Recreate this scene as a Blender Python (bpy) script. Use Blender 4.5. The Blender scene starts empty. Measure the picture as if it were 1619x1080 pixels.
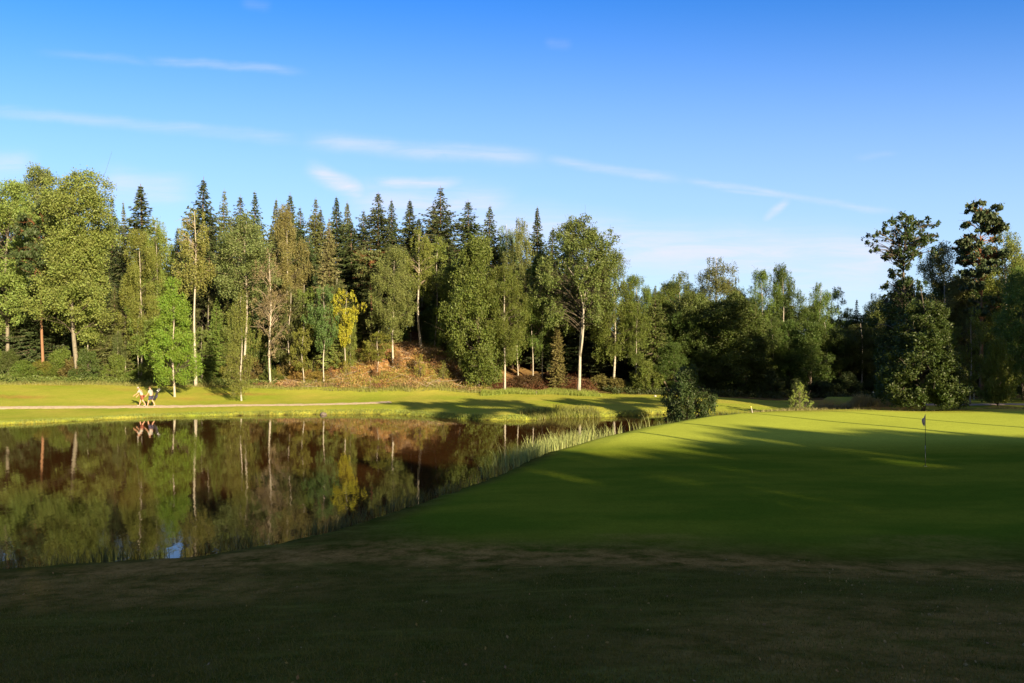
import bpy, math, random
import numpy as np
from mathutils import Vector, Matrix

random.seed(7)
rng = np.random.default_rng(11)
SC = bpy.context.scene
COL = SC.collection
R = math.radians

# ---------------------------------------------------------------- camera
F = 1200.0 / 1619.0           # focal length in picture widths
EYE = 5.1                     # eye height over the pond
HOR = 558.0                   # horizon row of the 1080 px high photograph
cam = bpy.data.cameras.new("camera")
cam.sensor_width = 36.0
cam.lens = 36.0 * F
cam.shift_y = (HOR - 540.0) / 1619.0
cam.clip_start = 0.1
cam.clip_end = 5000
cam_o = bpy.data.objects.new("camera", cam)
COL.objects.link(cam_o)
cam_o.location = (0, 0, EYE)
cam_o.rotation_euler = (R(90), 0, 0)
SC.camera = cam_o

# ---------------------------------------------------------------- light
SUN_EL = R(16.0)
SUN_H = Vector((0.53, -0.848, 0)).normalized()      # horizontal direction towards the sun
SUN_AZ = math.atan2(SUN_H.x, SUN_H.y)               # clockwise from +Y
SC.view_settings.view_transform = 'Standard'
SC.view_settings.look = 'None'
SC.view_settings.exposure = 1.9
SC.view_settings.gamma = 1.0

sun = bpy.data.lights.new("sun", 'SUN')
sun.energy = 4.8
sun.angle = R(0.5)
sun.color = (1.0, 0.80, 0.52)
sun_o = bpy.data.objects.new("sun", sun)
COL.objects.link(sun_o)
to_sun = Vector((SUN_H.x * math.cos(SUN_EL), SUN_H.y * math.cos(SUN_EL), math.sin(SUN_EL)))
sun_o.rotation_euler = to_sun.to_track_quat('Z', 'Y').to_euler()
sun_o.location = (60, -90, 60)

W = bpy.data.worlds.new("World")
SC.world = W
W.use_nodes = True


class N:
    """small node-tree helper"""
    def __init__(s, nt):
        s.nt = nt
        nt.nodes.clear()

    def new(s, t, ins=None, **kw):
        n = s.nt.nodes.new(t)
        for k, v in kw.items():
            setattr(n, k, v)
        for k, v in (ins or {}).items():
            sk = n.inputs[k]
            if hasattr(v, 'is_output') or isinstance(v, bpy.types.NodeSocket):
                s.nt.links.new(v, sk)
            else:
                sk.default_value = v
        return n

    def math(s, op, a, b=0.0, c=None, clamp=False):
        ins = {0: a, 1: b}
        if c is not None:
            ins[2] = c
        return s.new('ShaderNodeMath', ins, operation=op, use_clamp=clamp).outputs[0]

    def mix(s, f, a, b, mode='MIX'):
        n = s.new('ShaderNodeMix', None, data_type='RGBA', blend_type=mode)
        for i, v in ((0, f), (6, a), (7, b)):
            if isinstance(v, bpy.types.NodeSocket):
                s.nt.links.new(v, n.inputs[i])
            else:
                n.inputs[i].default_value = v if i == 0 or len(v) == 4 else (*v, 1)
        return n.outputs[2]

    def ramp(s, f, stops):
        n = s.new('ShaderNodeValToRGB', {0: f})
        cr = n.color_ramp
        while len(cr.elements) < len(stops):
            cr.elements.new(0.5)
        for e, (p, c) in zip(cr.elements, stops):
            e.position = p
            e.color = c if len(c) == 4 else (*c, 1)
        return n.outputs[0]

    def smooth(s, x, lo, hi):
        return s.new('ShaderNodeMapRange', {0: x, 1: lo, 2: hi, 3: 0.0, 4: 1.0}, interpolation_type='SMOOTHSTEP').outputs[0]

    def noise(s, vec, scale, detail=4.0, rough=0.55, dist=0.0):
        ins = {'Scale': scale, 'Detail': detail, 'Roughness': rough, 'Distortion': dist}
        if vec is not None:
            ins['Vector'] = vec
        return s.new('ShaderNodeTexNoise', ins).outputs[0]

    def mapping(s, vec, scale=(1, 1, 1), rot=(0, 0, 0)):
        return s.new('ShaderNodeMapping', {'Vector': vec, 'Scale': scale, 'Rotation': rot}).outputs[0]


def build_world():
    n = N(W.node_tree)
    out = n.new('ShaderNodeOutputWorld')
    sky = n.new('ShaderNodeTexSky', sky_type='NISHITA', sun_disc=False, sun_elevation=SUN_EL,
                sun_rotation=SUN_AZ % (2 * math.pi), altitude=100, air_density=1.0, dust_density=0.35, ozone_density=2.2)
    hs = n.new('ShaderNodeHueSaturation', {'Hue': 0.519, 'Saturation': 1.42, 'Value': 1.0, 'Color': sky.outputs[0]})
    tc = n.new('ShaderNodeTexCoord')
    sep = n.new('ShaderNodeSeparateXYZ', {0: tc.outputs['Generated']})
    x, y, z = sep.outputs
    fr = n.math('GREATER_THAN', y, 0.05)
    ys = n.math('MAXIMUM', y, 0.05)
    u = n.math('DIVIDE', x, ys)
    v = n.math('DIVIDE', z, ys)
    uv = n.new('ShaderNodeCombineXYZ', {0: u, 1: v, 2: 0.0}).outputs[0]
    wob = n.noise(uv, 9.0, 5.0, 0.6)
    wobs = n.math('MULTIPLY', n.math('SUBTRACT', wob, 0.5), 0.02)
    fib = n.noise(n.mapping(uv, (7, 60, 1), (0, 0, R(9))), 1.0, 5.0, 0.65, 0.6)
    # thin vapour trails and cirrus wisps, each an arc of sky direction (tangents of azimuth and altitude)
    def P(px, py):
        return ((px - 809.5) / 1200, (HOR - py) / 1200)
    trails = [((-120, 165), (480, 222), 9, .28), ((480, 222), (860, 252), 13, .48), ((860, 252), (1080, 284), 7, .40),
              ((1080, 284), (1420, 336), 5, .38), ((485, 262), (585, 314), 12, .95), ((590, 290), (735, 292), 9, .85),
              ((540, 322), (820, 326), 28, .62), ((230, 92), (480, 114), 6, .32), ((60, 84), (250, 96), 6, .14),
              ((1250, 312), (1205, 352), 6, .5), ((1135, 300), (1260, 312), 3, .3), ((-60, 262), (60, 262), 20, .5),
              ((150, 290), (310, 305), 24, .5), ((860, 70), (905, 72), 7, .12), ((1350, 252), (1420, 244), 5, .10), ((380, 4), (430, 12), 8, .1),
              ((700, 340), (1100, 395), 32, .55), ((880, 388), (1440, 412), 38, .8), ((1180, 420), (1420, 430), 45, .6)]
    acc = None
    for a, b, w, s in trails:
        (ax, ay), (bx, by) = P(*a), P(*b)
        dx, dy = bx - ax, by - ay
        L = math.hypot(dx, dy)
        dx, dy = dx / L, dy / L
        ru = n.math('SUBTRACT', u, ax)
        rv = n.math('SUBTRACT', n.math('ADD', v, wobs) if w > 4 else v, ay)
        t = n.math('ADD', n.math('MULTIPLY', ru, dx), n.math('MULTIPLY', rv, dy))
        d = n.math('ABSOLUTE', n.math('SUBTRACT', n.math('MULTIPLY', rv, dx), n.math('MULTIPLY', ru, dy)))
        wd = w / 1200.0
        fade = min(0.3 * L, 0.05)
        e1 = n.smooth(t, -fade * .3, fade)
        e2 = n.smooth(t, L + fade * .3, L - fade)
        core = n.math('POWER', n.smooth(d, wd * 1.9, 0.0), 1.3)
        m = n.math('MULTIPLY', n.math('MULTIPLY', n.math('MULTIPLY', e1, e2), core), s)
        acc = m if acc is None else n.math('MAXIMUM', acc, m)
    fibm = n.math('ADD', n.math('MULTIPLY', n.smooth(fib, 0.25, 0.75), 0.75), 0.35)
    mask = n.math('MULTIPLY', n.math('MULTIPLY', acc, fibm), fr, clamp=True)
    low = n.math('MULTIPLY', n.smooth(v, .52, 0.05), .76)
    cloud = n.mix(low, hs.outputs[0], (2.05, 2.80, 4.0))
    cloud = n.mix(mask, cloud, (3.3, 3.35, 4.15))
    # paler, warmer glow around the low sun, broad and added to warm the shade
    dot = n.new('ShaderNodeVectorMath', {0: tc.outputs['Generated'], 1: tuple(to_sun)}, operation='DOT_PRODUCT').outputs['Value']
    glow = n.math('MULTIPLY', n.smooth(dot, 0.05, 0.95), .85)
    cloud = n.mix(glow, cloud, (2.3, 1.8, 1.15))
    bg = n.new('ShaderNodeBackground', {'Color': cloud, 'Strength': 0.070})
    n.nt.links.new(bg.outputs[0], out.inputs[0])


build_world()

# ---------------------------------------------------------------- materials


def material(name):
    m = bpy.data.materials.new(name)
    m.use_nodes = True
    return m, N(m.node_tree)


def finish(n, shader, disp=None):
    o = n.new('ShaderNodeOutputMaterial')
    n.nt.links.new(shader, o.inputs[0])


def leaf_material(name, trans=0.3, rough=0.55, spread=0.35):
    """the colour comes from the object (its kind of tree), varied leaf by leaf and clump by clump"""
    m, n = material(name)
    oi = n.new('ShaderNodeObjectInfo')
    at = n.new('ShaderNodeAttribute', None, attribute_name='rnd')
    tc = n.new('ShaderNodeTexCoord')
    clump = n.noise(tc.outputs['Object'], 0.7, 4.0, 0.65)
    val = n.math('ADD', n.math('MULTIPLY', at.outputs['Fac'], spread * .8), n.math('MULTIPLY', clump, spread * 2.2))
    val = n.math('ADD', val, 1.0 - spread * 1.5)
    hue = n.math('ADD', 0.5, n.math('MULTIPLY', n.math('SUBTRACT', at.outputs['Fac'], 0.5), 0.03))
    hue = n.math('ADD', hue, n.math('MULTIPLY', n.math('SUBTRACT', clump, 0.5), 0.07))
    hue = n.math('ADD', hue, n.math('MULTIPLY', n.math('SUBTRACT', oi.outputs['Random'], 0.5), 0.03))
    val = n.math('MULTIPLY', val, n.math('ADD', 0.88, n.math('MULTIPLY', oi.outputs['Random'], 0.24)))
    c = n.new('ShaderNodeHueSaturation', {'Hue': hue, 'Saturation': 1.0, 'Value': val, 'Color': oi.outputs['Color']}).outputs[0]
    p = n.new('ShaderNodeBsdfPrincipled', {'Base Color': c, 'Roughness': rough, 'Specular IOR Level': 0.3})
    ct = n.mix(1.0, c, (1.25, 1.25, 0.55), 'MULTIPLY')
    t = n.new('ShaderNodeBsdfTranslucent', {'Color': ct})
    mx = n.new('ShaderNodeMixShader', {0: trans, 1: p.outputs[0], 2: t.outputs[0]})
    finish(n, mx.outputs[0])
    return m


def bark_material(name, lo, hi, bands=False, top=None, topz=(0.45, 0.75), scale=4.0):
    m, n = material(name)
    tc = n.new('ShaderNodeTexCoord')
    o = tc.outputs['Object']
    f = n.noise(n.mapping(o, (3, 3, 0.5)), scale, 5.0, 0.65)
    c = n.ramp(f, [(0.3, lo), (0.7, hi)])
    if bands:
        g = n.noise(n.mapping(o, (1.2, 1.2, 9.0)), 1.5, 3.0, 0.6)
        c = n.mix(n.smooth(g, 0.60, 0.68), c, (0.035, 0.03, 0.026))
    if top:
        z = n.new('ShaderNodeSeparateXYZ', {0: tc.outputs['Generated']}).outputs[2]
        c = n.mix(n.smooth(z, topz[0], topz[1]), c, top)
    b = n.new('ShaderNodeBump', {'Strength': 0.6, 'Distance': 0.03, 'Height': f})
    p = n.new('ShaderNodeBsdfPrincipled', {'Base Color': c, 'Roughness': 0.85, 'Normal': b.outputs[0], 'Specular IOR Level': 0.2})
    finish(n, p.outputs[0])
    return m


def plain(name, col, rough=0.7, metal=0.0, var=0.15, scale=12.0):
    m, n = material(name)
    tc = n.new('ShaderNodeTexCoord')
    f = n.noise(tc.outputs['Object'], scale, 4.0)
    a = tuple(c * (1 - var) for c in col)
    b = tuple(min(1, c * (1 + var)) for c in col)
    c = n.ramp(f, [(0.3, a), (0.7, b)])
    p = n.new('ShaderNodeBsdfPrincipled', {'Base Color': c, 'Roughness': rough, 'Metallic': metal})
    finish(n, p.outputs[0])
    return m


M_LEAF = leaf_material("leaves", 0.32)
M_NEEDLE = leaf_material("needles", 0.12, 0.6, 0.40)
M_GRASSBLADE = leaf_material("grass_blades", 0.30, 0.6, 0.35)
M_BIRCH = bark_material("birch_bark", (0.20, 0.18, 0.145), (0.40, 0.37, 0.31), bands=True)
M_ASPEN = bark_material("aspen_bark", (0.10, 0.09, 0.065), (0.20, 0.18, 0.14), bands=True)
M_SPRUCEBARK = bark_material("spruce_bark", (0.07, 0.05, 0.035), (0.16, 0.115, 0.085))
M_PINEBARK = bark_material("pine_bark", (0.13, 0.07, 0.04), (0.25, 0.14, 0.08), top=(0.15, 0.070, 0.032))
M_DARKBARK = bark_material("dark_bark", (0.05, 0.042, 0.032), (0.13, 0.105, 0.08))
M_DEADWOOD = bark_material("dead_wood", (0.13, 0.105, 0.075), (0.28, 0.23, 0.16))

M_LIMB = bark_material("twig_bark", (0.030, 0.025, 0.018), (0.085, 0.070, 0.050))

# ---------------------------------------------------------------- mesh helpers


def mesh_from(name, V, quads=None, faces=None, mats=(), smooth=False, attr=None):
    me = bpy.data.meshes.new(name)
    if quads is not None:
        V = np.asarray(V, dtype=np.float32)
        Q = np.asarray(quads, dtype=np.int32)
        k = Q.shape[1]
        me.vertices.add(len(V))
        me.vertices.foreach_set('co', V.ravel())
        me.loops.add(Q.size)
        me.loops.foreach_set('vertex_index', Q.ravel())
        me.polygons.add(len(Q))
        me.polygons.foreach_set('loop_start', np.arange(0, Q.size, k, dtype=np.int32))
        me.polygons.foreach_set('loop_total', np.full(len(Q), k, dtype=np.int32))
        if smooth:
            me.polygons.foreach_set('use_smooth', np.ones(len(Q), dtype=bool))
        if attr is not None:
            a = me.attributes.new('rnd', 'FLOAT', 'FACE')
            a.data.foreach_set('value', np.asarray(attr, dtype=np.float32))
        me.update(calc_edges=True)
        me.validate()
    else:
        me.from_pydata([tuple(v) for v in V], [], faces)
        if smooth:
            for p in me.polygons:
                p.use_smooth = True
        me.update()
    for m in mats:
        me.materials.append(m)
    return me


def link(name, data, parent=None, color=None):
    o = bpy.data.objects.new(name, data)
    COL.objects.link(o)
    if parent:
        o.parent = parent
    if color:
        o.color = (*color, 1)
    return o


def tag(o, label=None, cat=None, group=None, kind=None):
    if label:
        o['label'] = label
    if cat:
        o['category'] = cat
    if group:
        o['group'] = group
    if kind:
        o['kind'] = kind
    return o


class Tubes:
    """tapering tubes collected into one quad mesh"""
    def __init__(s):
        s.V, s.Q, s.M, s.mi = [], [], [], 0

    def add(s, pts, radii, k=7, cap=True):
        pts = [Vector(p) for p in pts]
        base = len(s.V)
        ref = Vector((0, 0, 1))
        prev = None
        for i, p in enumerate(pts):
            d = (pts[min(i + 1, len(pts) - 1)] - pts[max(i - 1, 0)])
            if d.length < 1e-6:
                d = Vector((0, 0, 1))
            d.normalize()
            if prev is None:
                a = d.orthogonal().normalized()
            else:
                a = (prev - d * prev.dot(d))
                a = a.normalized() if a.length > 1e-5 else d.orthogonal().normalized()
            prev = a
            b = d.cross(a)
            for j in range(k):
                t = 2 * math.pi * j / k
                s.V.append(p + (a * math.cos(t) + b * math.sin(t)) * radii[i])
        for i in range(len(pts) - 1):
            for j in range(k):
                s.M.append(s.mi)
                s.Q.append((base + i * k + j, base + i * k + (j + 1) % k, base + (i + 1) * k + (j + 1) % k, base + (i + 1) * k + j))
        if cap:
            for row in (0, len(pts) - 1):
                c = len(s.V)
                s.V.append(pts[row])
                for j in range(0, k):
                    q = (c, base + row * k + j, base + row * k + (j + 1) % k)
                    s.M.append(s.mi)
                    s.Q.append(q if row else q[::-1])

    def mesh(s, name, mat, smooth=True):
        mats = list(mat) if isinstance(mat, (list, tuple)) else [mat]
        m = mesh_from(name, s.V, faces=s.Q, mats=mats, smooth=smooth)
        if len(mats) > 1:
            m.polygons.foreach_set('material_index', s.M)
        return m


def cards(C, size, aspect=0.6, up=None, normal_bias=None, rg=None):
    """C: Nx3 centres, size: N half lengths -> vertices and quads of rhombic leaves"""
    rg = rg or rng
    n = len(C)
    a = rg.normal(size=(n, 3))
    if up is not None:
        a = a * 0.55 + np.asarray(up) * 1.0
    a /= np.linalg.norm(a, axis=1)[:, None]
    b = rg.normal(size=(n, 3))
    b -= a * np.sum(a * b, axis=1)[:, None]
    b /= np.linalg.norm(b, axis=1)[:, None]
    s = size[:, None]
    V = np.empty((n, 4, 3))
    V[:, 0] = C - a * s
    V[:, 1] = C + b * s * aspect - a * s * 0.1
    V[:, 2] = C + a * s
    V[:, 3] = C - b * s * aspect + a * s * 0.1
    return V.reshape(-1, 3), np.arange(4 * n).reshape(n, 4)


# ---------------------------------------------------------------- terrain
def at(px, Y):
    return (px - 809.5) / 1200 * Y


def zrow(py, Y):
    return EYE - (py - HOR) / 1200 * Y


def shore(px, py):
    Y = 1200 * EYE / (py - HOR)
    return (at(px, Y), Y)


pond_pts = [(-62, 8), (-30, 9.5), (-19, 14)] + [shore(*q) for q in
            ((0, 908), (200, 893), (350, 880), (430, 865), (500, 850), (560, 833), (640, 808), (720, 780), (800, 748))] + \
           [(1.2, 36.6), (4.2, 42.0), (8.2, 48.2), (11.6, 52.5), (14.5, 56.0), (17.0, 58.5), (18.5, 61.0), (17.0, 63.5)] + \
           [shore(*q) for q in ((1050, 655), (1000, 657.5), (950, 660), (880, 661), (830, 665), (750, 664), (700, 661), (650, 657),
            (570, 655), (450, 656), (300, 659), (200, 662), (100, 667), (0, 672))] + [(-50, 47), (-66, 40), (-75, 24)]


def catmull(P, k=6):
    P = [np.array(p, float) for p in P]
    out = []
    n = len(P)
    for i in range(n):
        p0, p1, p2, p3 = P[i - 1], P[i], P[(i + 1) % n], P[(i + 2) % n]
        for j in range(k):
            t = j / k
            out.append(0.5 * ((2 * p1) + (-p0 + p2) * t + (2 * p0 - 5 * p1 + 4 * p2 - p3) * t * t + (-p0 + 3 * p1 - 3 * p2 + p3) * t ** 3))
    return np.array(out)


POND = catmull(pond_pts)
_w = np.random.default_rng(3)
POND += _w.normal(size=POND.shape) * 0.06


def seg_dist(X, Y, A, B):
    d = B - A
    L2 = (d ** 2).sum() + 1e-12
    t = np.clip(((X - A[0]) * d[0] + (Y - A[1]) * d[1]) / L2, 0, 1)
    return np.hypot(X - A[0] - t * d[0], Y - A[1] - t * d[1])


def pond_sd(X, Y):
    X = np.asarray(X, float)
    Y = np.asarray(Y, float)
    D = np.full(X.shape, 1e9)
    inside = np.zeros(X.shape, bool)
    n = len(POND)
    for i in range(n):
        A, B = POND[i], POND[(i + 1) % n]
        D = np.minimum(D, seg_dist(X, Y, A, B))
        c = ((A[1] > Y) != (B[1] > Y))
        if c.any():
            xs = A[0] + (Y - A[1]) / (B[1] - A[1] + 1e-12) * (B[0] - A[0])
            inside ^= c & (X < xs)
    return np.where(inside, -D, D)


def poly_dist(X, Y, pts):
    D = np.full(np.shape(X), 1e9)
    for a, b in zip(pts[:-1], pts[1:]):
        D = np.minimum(D, seg_dist(X, Y, np.array(a[:2], float), np.array(b[:2], float)))
    return D


def G(px, py, Y):
    return (at(px, Y), Y, zrow(py, Y))


ctrl = np.array([
    (0, 0, 3.45), (-8, 0, 3.2), (8, 0, 3.6), (0, -10, 3.9), (-20, -8, 3.0), (20, -5, 3.6), (35, 0, 3.2), (0, -40, 4.5), (-40, -30, 3.5), (45, -30, 4.2),
    (0, 7, 2.08), (-6, 7, 1.95), (6, 7, 2.15), (0, 12, 1.2), (-8, 12, .95), (8, 12, 1.3), (0, 17, .47), (8, 16, .52), (13, 15, .62), (22, 15, .9), (-5, 16, .45),
    (-11, 15, .5), (16.9, 31, .45), (10, 25, .40), (5, 25, .36), (0, 24, .32), (20, 25, .5), (12, 38, .58), (20, 42, .70), (30, 42, .8), (4, 32, .42), (28, 30, .7),
    (2.6, 34.5, .42), (6.9, 40.5, .66), (12.0, 48.0, .76), (17, 53.5, .86), (25, 56.5, .9), (36, 57, .88), (24, 50, .84), (33, 50, .86),
    (19, 63, .25), (27, 62, .15), (35, 62.5, .3), (46, 63, .5), (22, 67, .42), (32, 70, .35), (45, 70, .5),
    (22.5, 73, .58), (30, 85, .4), (50, 85, .5), (44, 67, .52), (60, 70, 1.2),
    (-42, 62, .45), G(222, 643, 65.6), G(350, 642, 66), G(500, 640, 66.6), G(600, 637, 68), G(700, 632, 69.7), G(850, 631, 71.0),
    (-52, 77, 1.9), G(150, 610, 78), G(300, 614, 78), G(400, 616, 77.5), G(500, 618, 77), G(650, 622, 75), G(800, 619, 78), G(950, 627, 76), G(1050, 627, 76), G(1200, 633, 75),
    (-60, 90, 2.6), (-45, 90, 2.3), (-33, 90, 2.6), (-25, 83, 2.1), (-22, 88, 3.8), (-15, 81.5, 3.0), (-11, 81, 3.2), (-8, 83, 4.6), (-17, 85, 4.6), (-11, 84.5, 5.4), (-14, 84.5, 5.2), (-12, 89, 6.0), (-6, 88, 4.6), (-4.5, 83, 2.0), (0, 86, 1.7), (6, 90, 2.0),
    (-21, 98, 7.0), (-10, 100, 8.3), (0, 105, 5.5), (12, 108, 2.6), (26, 112, 1.6), (52, 112, 1.5), (-42, 108, 4.5), (-62, 110, 3.5), (-10, 120, 9),
    (60, 30, 1.6), (62, 10, 2.8), (45, 32, 1.1), (-90, 60, 2), (-90, 20, 1.5), (-60, 0, 2), (0, 160, 8), (-90, 150, 6), (90, 150, 3), (100, 60, 3), (100, -40, 4)], float)


def _kern(r):
    return -np.sqrt(r * r + 4.0)


def _fit():
    n = len(ctrl)
    D = np.hypot(ctrl[:, None, 0] - ctrl[None, :, 0], ctrl[:, None, 1] - ctrl[None, :, 1])
    A = np.zeros((n + 3, n + 3))
    A[:n, :n] = _kern(D) + np.eye(n) * -0.02
    Pm = np.column_stack([np.ones(n), ctrl[:, 0], ctrl[:, 1]])
    A[:n, n:] = Pm
    A[n:, :n] = Pm.T
    b = np.concatenate([ctrl[:, 2], np.zeros(3)])
    return np.linalg.solve(A, b)


_w8 = _fit()


def sstep(x, a, b):
    t = np.clip((x - a) / (b - a), 0, 1)
    return t * t * (3 - 2 * t)


def vnoise(X, Y, s, seed=0):
    """cheap smooth noise from a few sines"""
    r = np.random.default_rng(seed)
    out = 0
    for i in range(7):
        a, ph = r.uniform(0, 2 * math.pi, 2)
        f = s * r.uniform(0.6, 2.2)
        out = out + np.sin((X * math.cos(a) + Y * math.sin(a)) * f + ph)
    return out / 4.0


MOUND_C, MOUND_H = (31.4, 68.0), (2.0, 3.0)


def ground(X, Y):
    X = np.asarray(X, float)
    Y = np.asarray(Y, float)
    shp = X.shape
    x, y = X.ravel(), Y.ravel()
    n = len(ctrl)
    z = _w8[n] + _w8[n + 1] * x + _w8[n + 2] * y
    for i in range(n):
        z = z + _w8[i] * _kern(np.hypot(x - ctrl[i, 0], y - ctrl[i, 1]))
    far = sstep(np.hypot(x, y - 40), 130, 190)
    z = z * (1 - far) + 3.0 * far
    z = np.maximum(z, 0.14)
    z = z + 0.03 * vnoise(x, y, 0.5, 1)
    # scrubby uneven forest floor and slope behind the lawn
    rough = sstep(y, 80, 86)
    z = z + rough * 0.22 * vnoise(x, y, 1.3, 2)
    # raised tee with steep sides at the right
    dm = np.maximum(np.abs(x - MOUND_C[0] + 0.08 * vnoise(x, y, 2, 9)) - MOUND_H[0], np.abs(y - MOUND_C[1]) - MOUND_H[1])
    z = z + (1.0 - z) * (1 - sstep(dm, -0.1, 0.7)) * (z < 1.0)
    d2 = np.maximum(np.abs(x - 28.2) - 1.6, np.abs(y - 68.5) - 2.5)
    z = z + np.maximum(0, (.72 - z)) * (1 - sstep(d2, -0.2, 0.9))
    sd = pond_sd(x, y)
    wid = np.where(y > 52, 3.0, 2.2)
    t = sstep(sd, -0.1, 1.0) * 0.35 + 0.65 * np.clip(sd / wid, 0, 1) ** 0.8
    lip = 0.14
    zo = lip + (z - lip) * t
    edge = sstep(sd, -0.25, 0.22)
    zz = np.where(sd > 0.22, zo, -0.35 + (zo + 0.35) * edge)
    zz = np.where(sd < -0.25, -0.35 - np.clip(-sd - .25, 0, 4) * 0.3, zz)
    return zz.reshape(shp)


def gz(x, y):
    return float(ground(np.array([x]), np.array([y]))[0])


def axis(segs):
    out = [segs[0][0]]
    for a, b, st in segs:
        k = max(1, int(round((b - a) / st)))
        out += list(np.linspace(a, b, k + 1)[1:])
    return np.array(out)


XS = axis([(-420, -120, 20), (-120, -60, 4), (-60, -20, 0.7), (-20, 20, 0.33), (20, 48, 0.5), (48, 80, 2), (80, 120, 5), (120, 420, 20)])
YS = axis([(-300, -100, 20), (-100, -20, 5), (-20, 2, 1.2), (2, 52, 0.33), (52, 92, 0.42), (92, 110, 1.2), (110, 150, 4), (150, 600, 25)])
GX, GY = np.meshgrid(XS, YS)
GZ = ground(GX, GY)
nx, ny = len(XS), len(YS)
idx = np.arange(nx * ny).reshape(ny, nx)
Q = np.stack([idx[:-1, :-1], idx[:-1, 1:], idx[1:, 1:], idx[1:, :-1]], -1).reshape(-1, 4)
me = mesh_from("ground", np.stack([GX, GY, GZ], -1).reshape(-1, 3), quads=Q, smooth=True)

SD = pond_sd(GX, GY)
# zones of real ground cover; deep is sunlight painted into the far green
green_poly = [(2.0, 30.5), (8, 37.5), (13.5, 44.5), (19, 50.5), (26, 53), (36, 53)]
dG = poly_dist(GX, GY, green_poly)
putting = ((GX > 1) & (GY > 19.5) & (GY < 55) & (SD > 2.6)).astype(float)
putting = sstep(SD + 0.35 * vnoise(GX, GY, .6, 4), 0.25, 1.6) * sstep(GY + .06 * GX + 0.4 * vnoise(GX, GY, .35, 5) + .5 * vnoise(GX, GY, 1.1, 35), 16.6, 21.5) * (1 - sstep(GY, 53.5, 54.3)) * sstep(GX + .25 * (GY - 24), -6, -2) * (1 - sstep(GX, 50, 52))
dry_line = [(-16, 14.0), (-10, 15.4), (-6.9, 17.2), (-3.1, 18.0), (1.3, 17.1), (6.5, 16.0), (10.5, 15.5), (20, 15.2), (40, 14)]
dry = 0.72 * (1 - sstep(poly_dist(GX, GY, dry_line) + 0.35 * vnoise(GX, GY, .8, 6), 0.1, 2.3))
dry = np.maximum(dry, 0.55 * (1 - sstep(np.hypot((GX - 5.6) / 5.0, (GY - 8.4) / 3.4) + .12 * vnoise(GX, GY, 1.4, 15), 0.5, 1.2)))
dry = np.maximum(dry, 0.35 * sstep(vnoise(GX, GY, 0.5, 8), .3, 1.1) * (GY < 20))
dry = np.maximum(dry, 0.6 * (1 - sstep(np.hypot((GX + 9) / 7.0, (GY - 14.2) / 2.6) + .1 * vnoise(GX, GY, 1.1, 16), 0.5, 1.1)))
dry = np.maximum(dry, 0.75 * sstep(vnoise(GX * .5, GY * 1.6, 0.5, 12), .1, 1.0) * (GY > 66) * (GY < 80) * (GX < -20))
dry = np.maximum(dry, (1 - sstep(np.maximum(np.abs(GX - 30.3) - 4.2, np.abs(GY - 68) - 3.8), 0, .8)) * (GZ < .98) * .95)
edgeY = np.interp(GX, [-70, -52, -42, -33, -25, -17, -10, -2, 4, 9, 15, 22, 30, 60], [78, 78, 79.5, 80, 79, 77.5, 76.5, 76.5, 80, 79, 78, 76.5, 74, 74])
forest = sstep(GY + 0.7 * vnoise(GX, GY, .7, 13), edgeY, edgeY + 2.0)
forest = np.maximum(forest, sstep(np.abs(GX) + 0 * GY, 58, 64))
forest = np.maximum(forest, 1 - sstep(GY, -22, -16))
hillm = np.exp(-((GX + 12) / 14) ** 2) * sstep(GY, edgeY + 0.5, edgeY + 3) * (GY < 97)
brown = hillm
wet = 1 - sstep(GZ, 0.05, 0.13)
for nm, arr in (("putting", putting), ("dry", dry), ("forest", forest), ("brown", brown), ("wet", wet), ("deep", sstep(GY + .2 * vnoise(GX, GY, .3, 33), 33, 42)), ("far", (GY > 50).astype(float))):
    a = me.attributes.new(nm, 'FLOAT', 'POINT')
    a.data.foreach_set('value', np.ascontiguousarray(arr, dtype=np.float32).ravel())


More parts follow.
